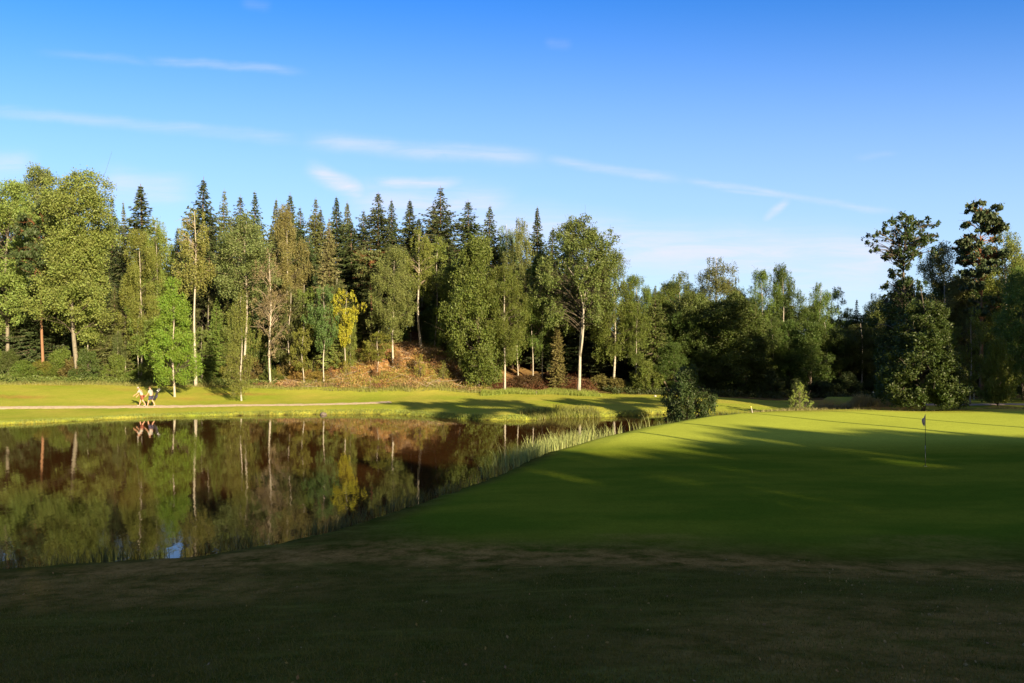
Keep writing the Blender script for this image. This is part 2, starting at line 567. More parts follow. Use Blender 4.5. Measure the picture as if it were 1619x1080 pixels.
def ground_material():
    m, n = material("turf")
    tc = n.new('ShaderNodeTexCoord').outputs['Object']

    def A(k):
        return n.new('ShaderNodeAttribute', None, attribute_name=k).outputs['Fac']
    big = n.noise(tc, 0.18, 4.0, 0.6)
    mid = n.noise(tc, 1.6, 5.0, 0.65)
    fine = n.noise(n.mapping(tc, (1, 0.6, 1)), 16.0, 5.0, 0.75)
    strk = n.noise(n.mapping(tc, (0.5, 1.6, 1)), 0.8, 5.0, 0.65)
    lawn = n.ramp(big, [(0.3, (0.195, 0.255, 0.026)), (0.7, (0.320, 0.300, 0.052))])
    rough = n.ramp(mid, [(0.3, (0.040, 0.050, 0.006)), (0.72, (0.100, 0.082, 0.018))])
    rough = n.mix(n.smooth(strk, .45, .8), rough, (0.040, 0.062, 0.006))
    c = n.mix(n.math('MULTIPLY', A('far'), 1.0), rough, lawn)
    c = n.mix(n.math('MULTIPLY', n.smooth(strk, .5, .7), .30), c, (0.26, 0.22, 0.05))
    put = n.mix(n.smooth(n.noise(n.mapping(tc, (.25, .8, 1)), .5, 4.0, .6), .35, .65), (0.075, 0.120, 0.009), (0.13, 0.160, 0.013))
    put = n.mix(n.smooth(A('deep'), 0.0, 1.0), put, (0.300, 0.350, 0.045))  # far turf painted lighter as if sunlit, near turf kept dark for shade
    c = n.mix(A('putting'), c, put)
    dryc = n.ramp(n.math('ADD', n.math('MULTIPLY', mid, .6), n.math('MULTIPLY', fine, .4)), [(0.35, (0.17, 0.100, 0.024)), (0.65, (0.34, 0.200, 0.060))])
    c = n.mix(n.math('MULTIPLY', A('dry'), n.smooth(mid, .25, .6)), c, dryc)
    fl = n.ramp(mid, [(0.3, (0.035, 0.035, 0.015)), (0.5, (0.09, 0.065, 0.03)), (0.75, (0.13, 0.14, 0.035))])
    c = n.mix(A('forest'), c, fl)
    br = n.ramp(n.noise(tc, 2.4, 6.0, .7), [(0.3, (0.07, 0.035, 0.018)), (0.5, (0.25, 0.135, 0.050)), (0.7, (0.36, 0.24, 0.11))])
    c = n.mix(A('brown'), c, br)
    c = n.mix(A('wet'), c, (0.022, 0.016, 0.009))
    v = n.math('ADD', .50, n.math('MULTIPLY', fine, 1.0))
    vs = n.math('ADD', .85, n.math('MULTIPLY', mid, .3))
    v = n.math('MULTIPLY', v, vs)
    vc = n.new('ShaderNodeCombineColor', {0: v, 1: v, 2: v}).outputs[0]
    c = n.mix(1.0, c, vc, 'MULTIPLY')
    hgt = n.math('ADD', n.math('MULTIPLY', fine, .4), mid)
    bs = n.math('SUBTRACT', .9, n.math('MULTIPLY', A('putting'), .7))
    b = n.new('ShaderNodeBump', {'Strength': bs, 'Distance': 0.06, 'Height': hgt})
    p = n.new('ShaderNodeBsdfPrincipled', {'Base Color': c, 'Roughness': 0.9, 'Specular IOR Level': 0.0, 'Normal': b.outputs[0]})
    finish(n, p.outputs[0])
    return m


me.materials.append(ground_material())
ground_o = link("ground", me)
tag(ground_o, kind='structure')

# ---------------------------------------------------------------- water


def water_material():
    m, n = material("pond_water")
    tc = n.new('ShaderNodeTexCoord').outputs['Object']
    f1 = n.noise(n.mapping(tc, (1.0, 0.35, 1)), 2.2, 3.0, 0.5)
    f2 = n.noise(n.mapping(tc, (1.0, 0.5, 1)), 9.0, 2.0, 0.5)
    h = n.math('ADD', f1, n.math('MULTIPLY', f2, .18))
    b = n.new('ShaderNodeBump', {'Strength': 0.06, 'Distance': 0.05, 'Height': h})
    p = n.new('ShaderNodeBsdfPrincipled', {'Base Color': (0.034, 0.014, 0.004, 1), 'Roughness': 0.02, 'IOR': 1.30, 'Normal': b.outputs[0]})
    finish(n, p.outputs[0])
    return m


ctr = POND.mean(0)
nrm = []
nP = len(POND)
for i in range(nP):
    t = POND[(i + 1) % nP] - POND[i - 1]
    t /= np.linalg.norm(t) + 1e-9
    nrm.append((t[1], -t[0]))
WP = POND + np.array(nrm) * 0.18
if pond_sd(np.array([WP[20][0]]), np.array([WP[20][1]]))[0] < 0:
    WP = POND - np.array(nrm) * 0.18
wm = mesh_from("pond", [(x, y, 0.0) for x, y in WP], faces=[tuple(range(nP))], mats=[water_material()])
if wm.polygons[0].normal.z < 0:
    wm.flip_normals()
water = link("water", wm)
tag(water, kind='structure')

# ---------------------------------------------------------------- paths


def ribbon(name, pts, width, mat, lift=0.02, k=10, wn=0.15, seed=5):
    P = np.array(pts, float)
    tt = np.linspace(0, len(P) - 1, len(P) * k)
    i = np.clip(tt.astype(int), 0, len(P) - 2)
    f = (tt - i)[:, None]
    p0, p1, p2, p3 = P[np.clip(i - 1, 0, None)], P[i], P[i + 1], P[np.clip(i + 2, None, len(P) - 1)]
    C = 0.5 * (2 * p1 + (p2 - p0) * f + (2 * p0 - 5 * p1 + 4 * p2 - p3) * f ** 2 + (3 * p1 - p0 - 3 * p2 + p3) * f ** 3)
    T = np.gradient(C, axis=0)
    T /= np.linalg.norm(T, axis=1)[:, None]
    Nn = np.stack([-T[:, 1], T[:, 0]], 1)
    r = np.random.default_rng(seed)
    a = width / 2 * (1 + wn * r.normal(size=len(C)))[:, None]
    b = width / 2 * (1 + wn * r.normal(size=len(C)))[:, None]
    cols = []
    for w_, j in ((-1, 0), (-.5, 1), (0, 2), (.5, 3), (1, 4)):
        off = Nn * (a if w_ < 0 else b) * w_
        q = C + off
        lz = lift if abs(w_) < 1 else lift * 0.2
        cols.append(np.column_stack([q, ground(q[:, 0], q[:, 1]) + lz]))
    V = np.stack(cols, 1).reshape(-1, 3)
    n_ = len(C)
    ii = np.arange(n_ * 5).reshape(n_, 5)
    q = np.stack([ii[:-1, :-1], ii[:-1, 1:], ii[1:, 1:], ii[1:, :-1]], -1).reshape(-1, 4)
    m_ = mesh_from(name, V, quads=q, mats=[mat], smooth=True)
    return tag(link(name, m_), kind='structure')


M_GRAVEL = plain("pale_gravel", (0.43, 0.34, 0.21), 0.95, var=.3, scale=5)
M_GRAVEL2 = plain("pinkish_gravel", (0.40, 0.31, 0.23), 0.95, var=.3, scale=5)
ribbon("path", [(-70, 58), (-55, 60), (-44, 62.6), (-38, 64.3), (-32, 65.4), (-27, 66.0), (-22, 66.5), (-17, 67.0), (-13, 67.8), (-11, 68.5)], 1.7, M_GRAVEL, lift=.05)
ribbon("path", [(31, 76), (37, 70), (41, 68.2), (46, 67.2), (53, 66), (70, 63)], 2.0, M_GRAVEL2, lift=.05, seed=8)

# ---------------------------------------------------------------- trees


IRR = .75


def crown_clumps(H, base, prof, Rm, n, rg, inner=0.25, cz=1.0):
    """clump centres filling the envelope prof = [(fraction of crown height, fraction of radius)]"""
    hs = np.array([p[0] for p in prof])
    rs = np.array([p[1] for p in prof])
    out = []
    ph, fq, am = rg.uniform(0, 6.28, 6), rg.uniform(3, 9, 6), rg.normal(size=(6, 2))
    voids = []
    for _ in range(7):
        vh, va = rg.uniform(.05, .95), rg.uniform(0, 6.28)
        vr = np.interp(vh, hs, rs) * Rm * rg.uniform(.75, 1.1)
        voids.append((vr * math.cos(va), vr * math.sin(va), base + vh * (H - base), Rm * rg.uniform(.22, .42)))
    tries = 0
    while len(out) < n:
        tries += 1
        h = rg.uniform(0, 1)
        r = np.interp(h, hs, rs)
        if rg.uniform() > (0.25 + 0.75 * r):
            continue
        a = rg.uniform(0, 2 * math.pi)
        lob = sum(math.sin(ph[i] + fq[i] * h + am[i, 0] * 1.5 * math.cos(a) + am[i, 1] * 1.5 * math.sin(a)) for i in range(6)) / 6
        r = r * min(1.35, max(.45, 1 + IRR * lob))
        q = (inner + (1 - inner) * rg.uniform()) ** 0.55 * r * Rm
        if rg.uniform() < 0.12:
            q *= 1.2
        c = (q * math.cos(a), q * math.sin(a), base + h * (H - base))
        if tries < 20 * n and any((c[0] - v[0]) ** 2 + (c[1] - v[1]) ** 2 + (c[2] - v[2]) ** 2 < v[3] ** 2 for v in voids):
            continue
        out.append(c)
    return np.array(out)


def limb_path(a, b, rg, sag=0.0, k=5, jit=0.12):
    a, b = np.array(a, float), np.array(b, float)
    L = np.linalg.norm(b - a)
    pts = []
    o = rg.normal(size=3) * L * jit
    for i in range(k + 1):
        t = i / k
        p = a + (b - a) * t + o * math.sin(math.pi * t) + np.array([0, 0, -sag * L * math.sin(math.pi * t)])
        pts.append(p)
    return pts


def deciduous(name, H, base, prof, Rm, nc, rc, per, leaf, bark, seed, trunk_r=.16, droop=0.0, flat=.75, lean=(0, 0), forks=None, limbs=40,
              clumps=None, inner=.25, bare=1.0, start=0.5, leafmat=None, kmat=None, up=None, strands=False):
    rg = np.random.default_rng(seed)
    T = Tubes()
    # trunk path
    K = 12
    bend = rg.normal(size=2) * 0.012 * H

    def tp(t):
        x = lean[0] * t + bend[0] * math.sin(t * math.pi) + .12 * math.sin(t * 9 + seed)
        y = lean[1] * t + bend[1] * math.sin(t * math.pi * 1.3)
        return np.array([x * 1.0, y, t * H])
    top = 0.96
    T.add([tp(top * i / K) - np.array([0, 0, .25 if i == 0 else 0]) for i in range(K + 1)],
          [trunk_r * (1.35 if i == 0 else 1.0) * (1 - .93 * (i / K) ** 0.9) + .012 for i in range(K + 1)], 9)
    if clumps is None:
        C = crown_clumps(H, base, prof, Rm, nc, rg, inner)
        cr = rc * rg.uniform(.6, 1.35, len(C))
        C[:, 0] += np.array([tp(z / H)[0] for z in C[:, 2]])
        C[:, 1] += np.array([tp(z / H)[1] for z in C[:, 2]])
    else:
        C = np.array([c[:3] for c in clumps], float)
        cr = np.array([c[3] for c in clumps], float)
    for f in (forks or []):
        z0, tip, r0 = f
        a = tp(z0 / H)
        pth = limb_path(a, tip, rg, -0.05, 8, .04)
        T.add(pth, [r0 * (1 - .85 * i / 8) for i in range(9)], 8)
    T.mi = 1
    order = rg.permutation(len(C))[:limbs] if clumps is None else range(len(C))
    for j in order:
        c = C[j]
        hz = max(c[2] - np.hypot(c[0], c[1]) * start - rg.uniform(0, .6), base * .8)
        hz = min(hz, H * .92)
        a = tp(hz / H)
        L = np.linalg.norm(c - a)
        r0 = max(.02, min(trunk_r * .5 * (1 - .7 * hz / H), .018 * L + .015))
        pth = limb_path(a, c, rg, -0.08, 5, .07)
        T.add(pth, [r0 * (1 - .8 * i / 5) for i in range(6)], 5, cap=False)
        for q in range(3):
            k0 = rg.integers(2, 5)
            e = c + rg.normal(size=3) * cr[j] * .8
            T.add([pth[k0], (pth[k0] + e) / 2 + rg.normal(size=3) * .1, e], [r0 * .4, r0 * .28, .008], 4, cap=False)
    tm = T.mesh(name + "_trunk", [bark, M_LIMB if bark in (M_BIRCH, M_ASPEN) else bark])
    # leaves
    P, S = [], []
    for c, r in zip(C, cr):
        m = max(6, int(per * (r / rc) ** 2 * bare)) if clumps is None else max(10, int(per * (r / rc) ** 2))
        # sub tufts
        nt = max(4, m // 22)
        d = rg.normal(size=(nt, 3))
        d /= np.linalg.norm(d, axis=1)[:, None]
        tu = d * (r * rg.uniform(.3, 1.0, nt) ** .6)[:, None]
        tu[:, 2] *= flat
        if strands:
            k = rg.integers(0, nt, m)
            p = tu[k] + rg.normal(size=(m, 3)) * np.array([.10, .10, .06]) * r * 1.2
            p[:, 2] -= rg.uniform(0, 1, m) ** 1.2 * droop * (0.4 + rg.uniform(0, 1, nt)[k])
        else:
            k = rg.integers(0, nt, m)
            p = tu[k] + rg.normal(size=(m, 3)) * r * .21
            p[:, 2] -= rg.exponential(droop * .5, m) if droop else 0
        P.append(p + c)
        S.append(leaf * rg.uniform(.6, 1.3, m))
    P = np.concatenate(P)
    S = np.concatenate(S)
    keep = P[:, 2] > .3
    P, S = P[keep], S[keep]
    V, Qd = cards(P, S, .62, up=up, rg=rg)
    cm = mesh_from(name + "_crown", V, quads=Qd, mats=[leafmat or M_LEAF], attr=rg.uniform(0, 1, len(Qd)))
    return tm, cm, H, Rm


def spruce(name, H, Rm, seed, bark, first=0.06, dens=1.0, ragged=.25, droop=.35, pw=.85, twig=1.0):
    rg = np.random.default_rng(seed)
    T = Tubes()
    T.add([(0, 0, -.2), (.03, .02, H * .3), (-.03, .04, H * .65), (0, 0, H)], [H * .0125, H * .009, H * .0055, .015], 8)
    P, Adir, S = [], [], []
    z = H * first
    while z < H * .985:
        f = (z - H * first) / (H * (1 - first))
        R0 = Rm * ((1 - f) ** pw) * rg.uniform(.70, 1.14) * min(1, .55 + f * 4) * (1 - .55 * max(0, f - .72) / .28)
        nb = max(4, int(round((6.5 * dens) * (1 if f < .8 else .8))))
        a0 = rg.uniform(0, 6.28)
        for b in range(nb):
            if rg.uniform() < .17:
                continue
            a = a0 + 6.283 * b / nb + rg.normal() * .2
            L = R0 * (1 + rg.normal() * ragged)
            L = max(L * (1 - .5 * max(0, f - .9) / .1), .05)
            rise = np.interp(f, [0, .5, .85, 1], [-droop * 1.1, -droop * .6, .05, .45])
            k = max(2, int(L / .24))
            d = np.array([math.cos(a), math.sin(a)])
            side = np.array([-d[1], d[0]])
            prev = None
            br = [(0, 0, z)]
            for i in range(1, k + 1):
                t = i / k
                rr = L * t
                zz = z + rise * rr * (1 - .0 * t) + .22 * L * t * t * (1 if f < .8 else 0)
                q = np.array([d[0] * rr, d[1] * rr, zz])
                if i % 3 == 0 or i == k:
                    br.append(tuple(q))
                w = (.12 + .5 * (1 - t) * min(1, L / 1.6)) * twig
                for sgn in (-1, 1):
                    if i == k and sgn == 1:
                        P.append(q)
                        Adir.append(np.array([d[0], d[1], .25]))
                        S.append(.17 * (1 - .5 * max(0, f - .85) / .15))
                        continue
                    for h in range(2):
                        c = q + np.array([side[0], side[1], 0]) * sgn * w * rg.uniform(.2, 1.0) + rg.normal(size=3) * .05
                        c[2] -= rg.uniform(.0, .22) * (1 - .5 * f)
                        P.append(c)
                        Adir.append(np.array([d[0] * .8 + side[0] * sgn * .8, d[1] * .8 + side[1] * sgn * .8, -.45]))
                        S.append(rg.uniform(.18, .34) * (1 - .35 * f) * (1 - .45 * max(0, f - .85) / .15))
            T.add(br, [max(.008, .012 * L * (1 - j / len(br))) for j in range(len(br))], 4, cap=False)
        z += rg.uniform(.30, .46) * (H / 20) ** .5 * (1.0 - .35 * f)
    P, Adir, S = np.array(P), np.array(Adir), np.array(S)
    V, Qd = cards(P, S, .36, up=Adir * 2.2, rg=rg)
    tm = T.mesh(name + "_trunk", bark)
    cm = mesh_from(name + "_crown", V, quads=Qd, mats=[M_NEEDLE], attr=rg.uniform(0, 1, len(Qd)))
    return tm, cm, H, Rm


def pine(name, H, Rm, seed, start=.5, nb=34, prof=((0, .35), (.25, .8), (.55, 1), (.85, .75), (1, .3)), flat=.34, rc=.85, per=230, tr=.24):
    rg = np.random.default_rng(seed)
    C = crown_clumps(H * .985, H * start, prof, Rm, nb, rg, .15)
    C = C[np.argsort(C[:, 2])]
    extra = []
    for c in C:
        extra.append((*c, rc * rg.uniform(.7, 1.25)))
        for q in range(2):
            d = rg.normal(size=3) * np.array([.9, .9, .25]) * rc
            extra.append((*(c + d), rc * rg.uniform(.45, .75)))
    return deciduous(name, H, H * start, None, Rm, nb, rc, per, .155, M_PINEBARK, seed, trunk_r=tr, flat=flat, clumps=extra, start=.25, leafmat=M_NEEDLE, up=(0, 0, .5))


OVAL = [(0, .35), (.15, .8), (.4, 1), (.7, .85), (.9, .5), (1, .15)]
TALL = [(0, .45), (.12, .85), (.35, 1), (.65, .95), (.85, .7), (1, .25)]
CONE = [(0, .85), (.12, 1), (.35, .85), (.6, .55), (.85, .25), (1, .05)]
ROUND = [(0, .55), (.2, .95), (.5, 1), (.8, .75), (1, .25)]
WEEP = [(0, .35), (.1, .8), (.3, 1), (.5, .8), (.7, .6), (.88, .35), (1, .1)]
TOPH = [(0, .2), (.3, .6), (.6, 1), (.85, .8), (1, .35)]

PRO = {}
PRO['aspen'] = [deciduous(f"aspen{i}", 22, 4.6, TALL, 4.0, 150, 1.05, 480, .10, M_ASPEN, 100 + i, trunk_r=.24, flat=.75, limbs=60, inner=.2, lean=((.5, -.4, .2)[i], .2)) for i in range(3)]
PRO['birch'] = [deciduous(f"birch{i}", 20, 5.5, OVAL, 3.3, 95, .85, 430, .08, M_BIRCH, 200 + i, trunk_r=.16, droop=1.3, flat=.8, limbs=50, inner=.15, strands=True, lean=((.7, -.6, .3, -.2)[i], 0)) for i in range(4)]
PRO['slender'] = [deciduous(f"slender{i}", 20, 6.5, TALL, 2.2, 58, .7, 330, .078, M_BIRCH, 300 + i, trunk_r=.12, droop=.7, flat=.8, limbs=34, strands=True, lean=((.5, -.5)[i], 0)) for i in range(2)]
PRO['bushy'] = [deciduous(f"bushy{i}", 14, .8, ROUND, 4.0, 170, 1.0, 400, .10, M_DARKBARK, 400 + i, trunk_r=.18, flat=.8, limbs=50) for i in range(3)]
IRR = .22
PRO['cone'] = [deciduous(f"cone{i}", 11, .7, CONE, 2.8, 240, .55, 260, .085, M_DARKBARK, 500 + i, trunk_r=.13, flat=.75, limbs=45) for i in range(2)]
IRR = .75
PRO['sprig'] = [deciduous('sprig', 3, .15, [(0, .5), (.2, .9), (.45, 1), (.75, .6), (1, .15)], 1.1, 60, .26, 60, .05, M_DARKBARK, 690, trunk_r=.03, flat=1.5, limbs=40, up=(0, 0, 1.6))]
PRO['weeping'] = [deciduous(f"weeping{i}", 11, 1.6, WEEP, 2.1, 66, .5, 220, .065, M_BIRCH, 600 + i, trunk_r=.09, droop=1.3, flat=.9, limbs=36, strands=True, up=(0, 0, .8)) for i in range(2)]
PRO['small'] = [deciduous(f"small{i}", 9, (3.6, 2.2, 2.8)[i], OVAL, 1.9, 52, .55, 190, .075, M_BIRCH, 650 + i, trunk_r=.075, droop=.4, flat=.8, limbs=30, strands=True) for i in range(3)]
PRO['lawn'] = [deciduous("lawn", 11, 1.7, [(0, .5), (.08, .85), (.25, 1), (.5, .85), (.75, .55), (.92, .3), (1, .1)], 2.7, 120, .68, 330, .075, M_BIRCH, 655, trunk_r=.13, flat=.75, limbs=45)]
PRO['umbrella'] = [pine("umbrella0", 18, 3.6, 903, start=.80, nb=22), pine("umbrella1", 18, 3.4, 904, start=.8, nb=20)]
M_LIMB_DARK, M_LIMB = M_LIMB, M_DEADWOOD
PRO['fan'] = [deciduous(f"fan{i}", 20, 10.0, [(0, .3), (.2, .75), (.5, 1), (.8, .8), (1, .3)], 3.5, 70, .95, 430, .09, M_BIRCH, 670 + i, trunk_r=.15, droop=.3, flat=.7, limbs=40) for i in range(1)]
PRO['pole'] = [deciduous(f"pole{i}", 20, 10.5, [(0, .5), (.3, .9), (.6, 1), (.85, .6), (1, .2)], 2.5, 46, .75, 240, .095, M_BIRCH, 680 + i, trunk_r=.19, droop=1.2, flat=.9, limbs=30, strands=True) for i in range(2)]
PRO['sparse'] = [deciduous(f"sparse{i}", 14, 3.5, OVAL, 2.7, 60, .8, 60, .08, M_BIRCH, 700 + i, trunk_r=.13, droop=.4, limbs=60, strands=True) for i in range(2)]
M_LIMB = M_LIMB_DARK
PRO['spruce'] = [spruce(f"spruce{i}", 20, (2.9, 3.2, 2.7, 3.5, 3.0)[i], 800 + i, M_SPRUCEBARK, dens=1.35, first=(.08, .1, .05, .1, .12)[i], droop=(.35, .45, .3, .4, .5)[i], pw=(.62, .58, .72, .55, .66)[i], ragged=(.22, .3, .22, .32, .28)[i]) for i in range(5)]
PRO['pine'] = [pine("pine0", 20, 3.6, 900), pine("pine1", 20, 2.9, 901, start=.55, nb=26)]
PRO['shrub'] = [deciduous(f"shrub{i}", 3.6, .2, ROUND, 1.7, 95, .48, 230, .07, M_DARKBARK, 950 + i, trunk_r=.05, flat=.85, limbs=40) for i in range(3)]

KEEP = set()


def tree(kind, var, px, Y, top, width, color, label, group=None, base=None, X=None, H=None, rot=None, mirror=False, name=None, sink=0.1, cat='tree', wr=None):
    """one tree: an Empty at its foot, with trunk and crown; top = photograph row of its tip, width = crown width in photograph pixels"""
    tm, cm, H0, R0 = PRO[kind][var]
    x = at(px, Y) if X is None else X
    z = gz(x, Y) if base is None else base
    if H is None:
        H = zrow(top, Y) - z
    w = (width / 1200 * Y) if wr is None else wr
    sx = w / (2 * R0 * 1.12)
    sz = (H + sink) / H0
    e = bpy.data.objects.new(name or NAMES[kind], None)
    COL.objects.link(e)
    e.empty_display_size = .5
    e.location = (x, Y, z - sink)
    e.rotation_euler = (0, 0, (random.uniform(0, 6.28) if rot is None else rot))
    e.scale = (sx, sx, sz)
    if kind == 'spruce':
        e.rotation_euler = (random.gauss(0, .018), random.gauss(0, .018), e.rotation_euler.z)
    tag(e, label, cat, group)
    t = link("trunk", tm, e)
    c = link("crown", cm, e, color if color in KEEP else tuple(v * .85 for v in color))
    return e


NAMES = dict(sprig='bush', fan='birch_tree', pole='birch_tree', small='young_birch', lawn='lawn_tree', umbrella='pine_tree', aspen='aspen_tree', birch='birch_tree', slender='birch_tree', bushy='leafy_tree', cone='young_leafy_tree', weeping='weeping_birch', sparse='thinning_birch',
             spruce='spruce_tree', pine='pine_tree', shrub='shrub')

G_LIGHT = (0.150, 0.195, 0.045)
G_OLIVE = (0.1402, 0.1674, 0.0335)
G_BRIGHT = (0.125, 0.195, 0.022)
G_DEEP = (0.058, 0.090, 0.016)
G_MID = (0.096, 0.135, 0.024)
G_GREY = (0.125, 0.170, 0.055)
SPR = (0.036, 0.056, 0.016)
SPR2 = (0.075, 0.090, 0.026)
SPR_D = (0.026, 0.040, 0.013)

KEEP.update((G_LIGHT, G_OLIVE, G_BRIGHT, G_DEEP, G_MID, G_GREY, SPR, SPR2, SPR_D))
# the lit edge of the wood, left to right
T_ = tree
T_('aspen', 0, 12, 86, 286, 120, G_LIGHT, "broad aspen cut off by the left edge of the photo", rot=1.0)
T_('aspen', 1, 52, 92, 271, 100, G_GREY, "grey-green aspen with the highest rounded top above the red pine trunk", rot=4)
T_('pine', 0, 67, 83, 315, 80, SPR, "pine with bare reddish trunk standing at the left lawn edge", base=None, rot=.5)
T_('aspen', 2, 125, 82, 277, 132, G_LIGHT, "biggest pale green aspen, wide dense crown on a grey trunk, left of the golfers", rot=2.2)
T_('slender', 1, 136, 83.5, 400, 34, G_MID, "thin stem just right of the big pale aspen trunk")
T_('birch', 1, 222, 84, 360, 66, G_OLIVE, "olive birch rising behind the two golfers")
T_('birch', 0, 252, 87, 345, 60, G_OLIVE, "yellowish birch left of the bright green lawn tree, behind it")
T_('lawn', 0, 275, 72, 446, 74, G_BRIGHT, "bright green young tree with short pale trunk standing on the lawn", name='lawn_tree', rot=1)
T_('pole', 0, 308, 80, 322, 66, (0.19, .20, .05), "tall slender birch with long white trunk right of the bright green lawn tree", rot=.0)
T_('fan', 0, 387, 82.5, 346, 104, G_GREY, "grey-green fan-shaped birch crown left of the thinning birch", rot=0)
T_('weeping', 0, 382, 70, 462, 62, (0.14, .17, .035), "slim weeping birch standing forward on the lawn", rot=0)
T_('sparse', 0, 427, 80, 392, 76, (0.17, .135, .07), "nearly bare birch with brown thin crown and white trunk", rot=0)
T_('birch', 3, 455, 89, 324, 62, (0.165, .145, .05), "tall brownish birch between the dark spruces, behind the nearly bare birch", base=None, rot=1)
T_('spruce', 3, 522, 87, 342, 62, (0.125, .115, .045), "brownish spruce with fading needles left of the yellow tree")
T_('small', 0, 512, 80, 448, 50, (0.085, .15, .04), "small blue-green birch left of the yellow tree")
T_('small', 0, 547, 82, 455, 46, (0.30, .27, .025), "small yellow tree turned to autumn colour on the slope", name='yellow_birch', rot=2)
T_('pine', 1, 585, 88, 385, 62, SPR2, "olive pine on the slope right of the yellow tree")
T_('small', 2, 598, 81.5, 520, 44, (0.17, .18, .03), "young yellowish birch low on the brown slope left of the leaning birch")
T_('small', 1, 480, 80.5, 500, 42, (0.15, .17, .03), "young light birch at the wood edge between the nearly bare and blue-green ones")
T_('birch', 1, 622, 82, 388, 76, (0.155, .18, .05), "leaning birch with forked pale trunk on the brown slope", rot=2.6)
T_('pole', 1, 665, 85, 362, 62, G_OLIVE, "slender birch with white stem, left one of the pair above the dark hollow")
T_('slender', 0, 688, 87, 374, 52, G_OLIVE, "slender birch with white stem, right one of the pair above the dark hollow")
T_('bushy', 0, 702, 89, 450, 66, G_DEEP, "dark green leafy tree left of the large bright birch")
T_('bushy', 1, 757, 78.5, 384, 108, (0.105, .145, .026), "large bright green broad tree reaching the lawn in the middle", name='leafy_tree', rot=1)
T_('birch', 1, 798, 77.5, 415, 80, (0.115, .155, .028), "bright hanging birch at the right flank of the large bright tree")
T_('aspen', 1, 726, 83.5, 420, 72, G_MID, "darker half of the large bright tree group, on its left")
T_('birch', 2, 800, 98, 345, 44, G_GREY, "pale far birch top left of the thin spruce tip", rot=1)
T_('birch', 0, 826, 94, 345, 62, (0.15, .165, .05), "pale olive birch top beside the thin spruce tip", rot=3)
T_('birch', 3, 857, 84, 395, 62, G_DEEP, "dark leafy birch over the red-brown undergrowth")
T_('slender', 0, 820, 82, 430, 40, G_MID, "leftmost thin stem over the red-brown undergrowth")
T_('slender', 1, 843, 83, 420, 40, G_MID, "second thin stem over the red-brown undergrowth")
T_('spruce', 2, 882, 82, 498, 36, (0.13, .11, .035), "small half brown spruce left of the twin-trunk birch")
T_('birch', 3, 970, 83, 395, 92, G_MID, "birch right of the twin-trunk birch with a slanting crown", rot=2)
T_('birch', 1, 1008, 85, 432, 66, G_MID, "lower birch at the right shoulder of the lit wood")
T_('slender', 0, 1006, 82, 470, 34, G_MID, "thin birch stem at the dark gap behind the tee")
T_('bushy', 2, 1042, 92, 470, 60, G_DEEP, "dark round tree at the foot of the right shoulder")

# twin trunk birch
rg_ = np.random.default_rng(77)
cl = crown_clumps(19, 7.6, TALL, 3.9, 150, rg_, .2)
cl = [(*c, .9 * rg_.uniform(.55, 1.2)) for c in cl if not (c[2] < 10.5 and abs(c[0]) < 1.1 and c[1] < .2)]
PRO['twin'] = [deciduous("twin", 19, 7, None, 3.9, 95, .95, 430, .09, M_BIRCH, 77, trunk_r=.165, droop=.8, flat=.8, clumps=cl, strands=True,
                         lean=(1.1, 0), forks=[(3.9, (-1.9, -.3, 15), .115), (8, (2.6, .4, 16), .1)])]
NAMES['twin'] = 'twin_trunk_birch'
T_('twin', 0, 913, 80, 346, 134, (0.115, .150, .038), "big birch with two white trunks joining low down, centre right", rot=0)

T_('bushy', 1, 1066, 82.5, 545, 62, G_DEEP, "low dark leafy tree between the fallen trunk and the pond bush")

# right-hand wood
T_('birch', 0, 1072, 92, 430, 84, G_MID, "birch left of the tall ragged one in the right wood", rot=1)
T_('birch', 2, 1137, 90, 396, 88, (0.12, .14, .04), "tall ragged birch rising alone in the right wood", rot=2)
T_('bushy', 0, 1165, 84, 480, 118, G_DEEP, "broad shaded tree in front of the tall ragged birch")
T_('bushy', 1, 1110, 86, 500, 90, G_DEEP, "shaded leafy tree behind the round pond bush")
T_('birch', 1, 1205, 92, 424, 62, G_MID, "left half of the twin-topped birch pair right of the tall ragged birch", rot=1)
T_('birch', 3, 1240, 92, 417, 66, G_DEEP, "right half of the twin-topped birch pair right of the tall ragged birch", rot=0)
T_('birch', 0, 1293, 92, 448, 60, G_MID, "middle-sized birch with airy top above the mown right lawn")
T_('slender', 1, 1326, 94, 455, 40, G_MID, "narrow airy birch right of the middle-sized airy birch")
T_('spruce', 1, 1352, 94, 472, 40, SPR, "little spruce top left of the tall ragged oak")
T_('birch', 2, 1388, 92, 456, 52, G_MID, "birch hiding half behind the tall ragged oak", rot=2)
T_('birch', 3, 1493, 84, 384, 96, (0.15, .16, .05), "pale birch between the tall ragged oak and the tall pine", rot=1)
T_('birch', 0, 1596, 80, 362, 90, G_OLIVE, "olive birch at the right edge of the photo", rot=3)
T_('bushy', 2, 1618, 72, 430, 90, G_MID, "leafy tree cut off by the right edge of the photo")
T_('small', 1, 1535, 68, 488, 52, (0.13, .17, .03), "young pale birch in front of the tall pine")
T_('shrub', 1, 1577, 66, 545, 52, (0.15, .20, .03), "sunlit yellowish shrub below the right edge trees", cat='shrub')
T_('cone', 1, 1457, 58, 446, 132, (0.050, .076, .015), "full leafy tree reaching the ground beside the putting green", name='leafy_tree', rot=3)
T_('shrub', 0, 1088, 56.5, 587, 68, (0.045, .075, .018), "dark round bush at the narrow end of the pond", cat='shrub', name='bush', rot=0)
T_('sprig', 0, 1264, 60, 610, 42, (0.20, .25, .05), "small sunlit bush at the back edge of the green", cat='shrub', name='bush')

T_('bushy', 0, 1424, 68.5, 452, 84, (0.040, .062, .016), "dark leafy mass at the foot of the tall ragged oak")

